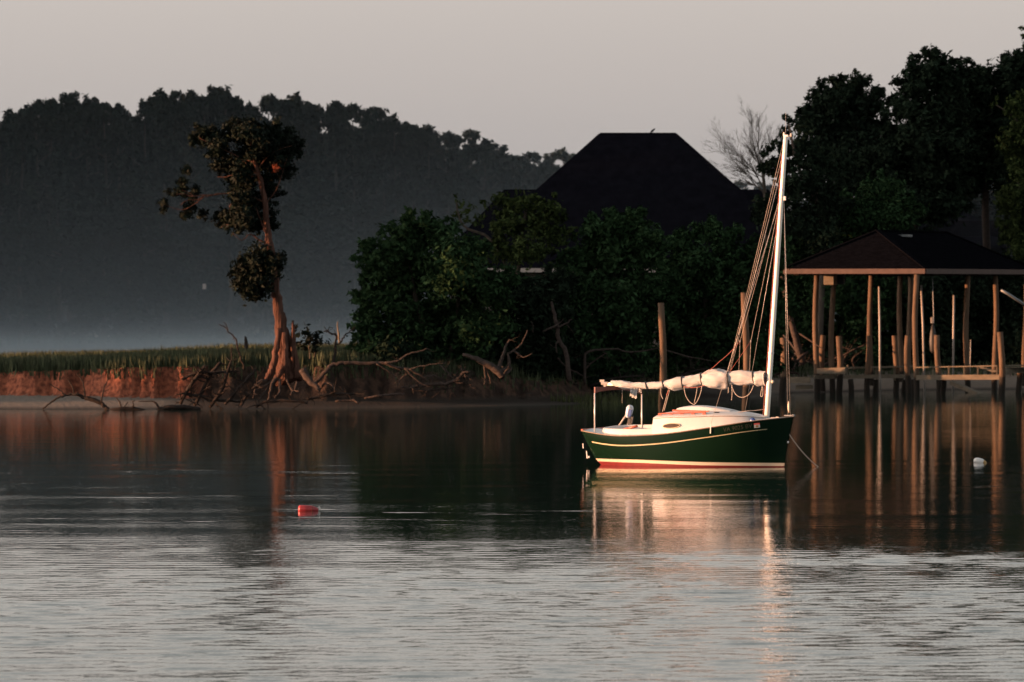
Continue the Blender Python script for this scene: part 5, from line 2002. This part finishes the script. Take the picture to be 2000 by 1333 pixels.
def hang(name, pxs, mm='rope', r=.0085):
    pts = [BP(px, py, -.2) for px, py in pxs]
    # smooth curve
    out = []
    n = len(pts)
    for i in range(n - 1):
        p0, p1_, p2_, p3 = pts[max(i - 1, 0)], pts[i], pts[i + 1], pts[min(i + 2, n - 1)]
        for q in range(5):
            u = q / 5
            out.append(0.5 * ((2 * p1_) + (p2_ - p0) * u + (2 * p0 - 5 * p1_ + 4 * p2_ - p3) * u * u + (-p0 + 3 * p1_ - 3 * p2_ + p3) * u ** 3))
    out.append(pts[-1])
    mb = MB(); mb.tube(out, r, 5)
    return mb.build(name, M[mm], sail, smooth=True)


hang('hanging_line', [(1336, 756), (1339, 772), (1346, 784), (1354, 790), (1358, 789), (1364, 780), (1369, 766), (1371, 754)])
hang('hanging_line', [(1362, 756), (1360, 770), (1356, 788)])
hang('hanging_line', [(1429, 753), (1434, 766), (1441, 774), (1450, 776.5), (1460, 773), (1467, 765), (1472, 753)])
hang('hanging_line', [(1429.5, 752), (1430, 768), (1429, 782)])
hang('hanging_line', [(1291, 757), (1291, 770), (1295, 780)])
hang('hanging_line', [(1489, 754), (1486, 770), (1487, 775), (1490, 772), (1490, 756)])
hang('hanging_line', [(1422.5, 757), (1423, 764), (1422, 768)])
hang('hanging_line', [(1215.5, 760), (1215, 788)], r=.004)

# registration letters on the bow, laid on the hull
cu = bpy.data.curves.new('registration', 'FONT')
cu.body = 'VA 9025 BV'
cu.size = 1.0
tmp = bpy.data.objects.new('registration_tmp', cu)
COL.objects.link(tmp)
bpy.context.view_layer.update()
dg = bpy.context.evaluated_depsgraph_get()
tme = bpy.data.meshes.new_from_object(tmp.evaluated_get(dg))
bpy.data.objects.remove(tmp)
co = np.array([v.co[:] for v in tme.vertices])
w_ = co[:, 0].max()


def u_of(x, z):
    return min(1.0, max(0.0, (x - stern_x(z)) / (stem_x(z) - stern_x(z))))


def on_hull(x, z, off):
    u = u_of(x, z)
    return (x, -(hull_y(u, z) + off), z)


xa, xb = bx(1422, -.62), bx(1477, -.40)
za, zb_ = bz(843.5, xa, -.62), bz(835, xb, -.40)
for v in tme.vertices:
    s_ = v.co.x / w_
    x = lerp(xa, xb, s_)
    z = lerp(za, zb_, s_) + v.co.y / .72 * .105
    v.co = on_hull(x, z, .005)
tme.update()
link('registration_letters', tme, M['letters'], boat)
xa = bx(1480.5, -.38)
for nm, z0, z1, d0, d1, mm, off in (('registration_sticker', 0, .115, 0, .125, 'whitebuoy', .005), ('sticker_band', .075, .116, 0, .126, 'sticker_red', .007), ('sticker_square', .012, .062, .035, .095, 'tan', .007)):
    zz = bz(836, xa, -.38)
    vs_ = []
    for (dx_, dz_) in ((d0, z0), (d1, z0), (d1, z1), (d0, z1)):
        vs_.append(on_hull(xa + dx_, zz + dz_ + dx_ * .1, off))
    mb = MB(); mb.add(vs_, [(0, 1, 2, 3)])
    mb.build(nm, M[mm], boat)

# mooring line from the bow into the water
c_, s_ = math.cos(-YAW), math.sin(-YAW)


def toworld(p):
    return Vector((X0 + p.x * c_ - p.y * s_, Y_ST + p.x * s_ + p.y * c_, p.z))


a = toworld(BP(1516, 815, -.2))
k_ = toworld(BP(1521, 815.5, -.22))
e_ = P(1603, 912, 153.8)
e_.z = -.05
pts = [a, k_]
for i in range(1, 25):
    tt = i / 24
    p = k_.lerp(e_, tt)
    p.z -= .16 * 4 * tt * (1 - tt) * .9
    pts.append(p)
mb = MB(off=a)
mb.tube(pts, .013, 6)
tag(mb.build('mooring_line', M['rope'], None, smooth=True), 'pale mooring rope running from the bow down into the water', 'rope', kind='thing')
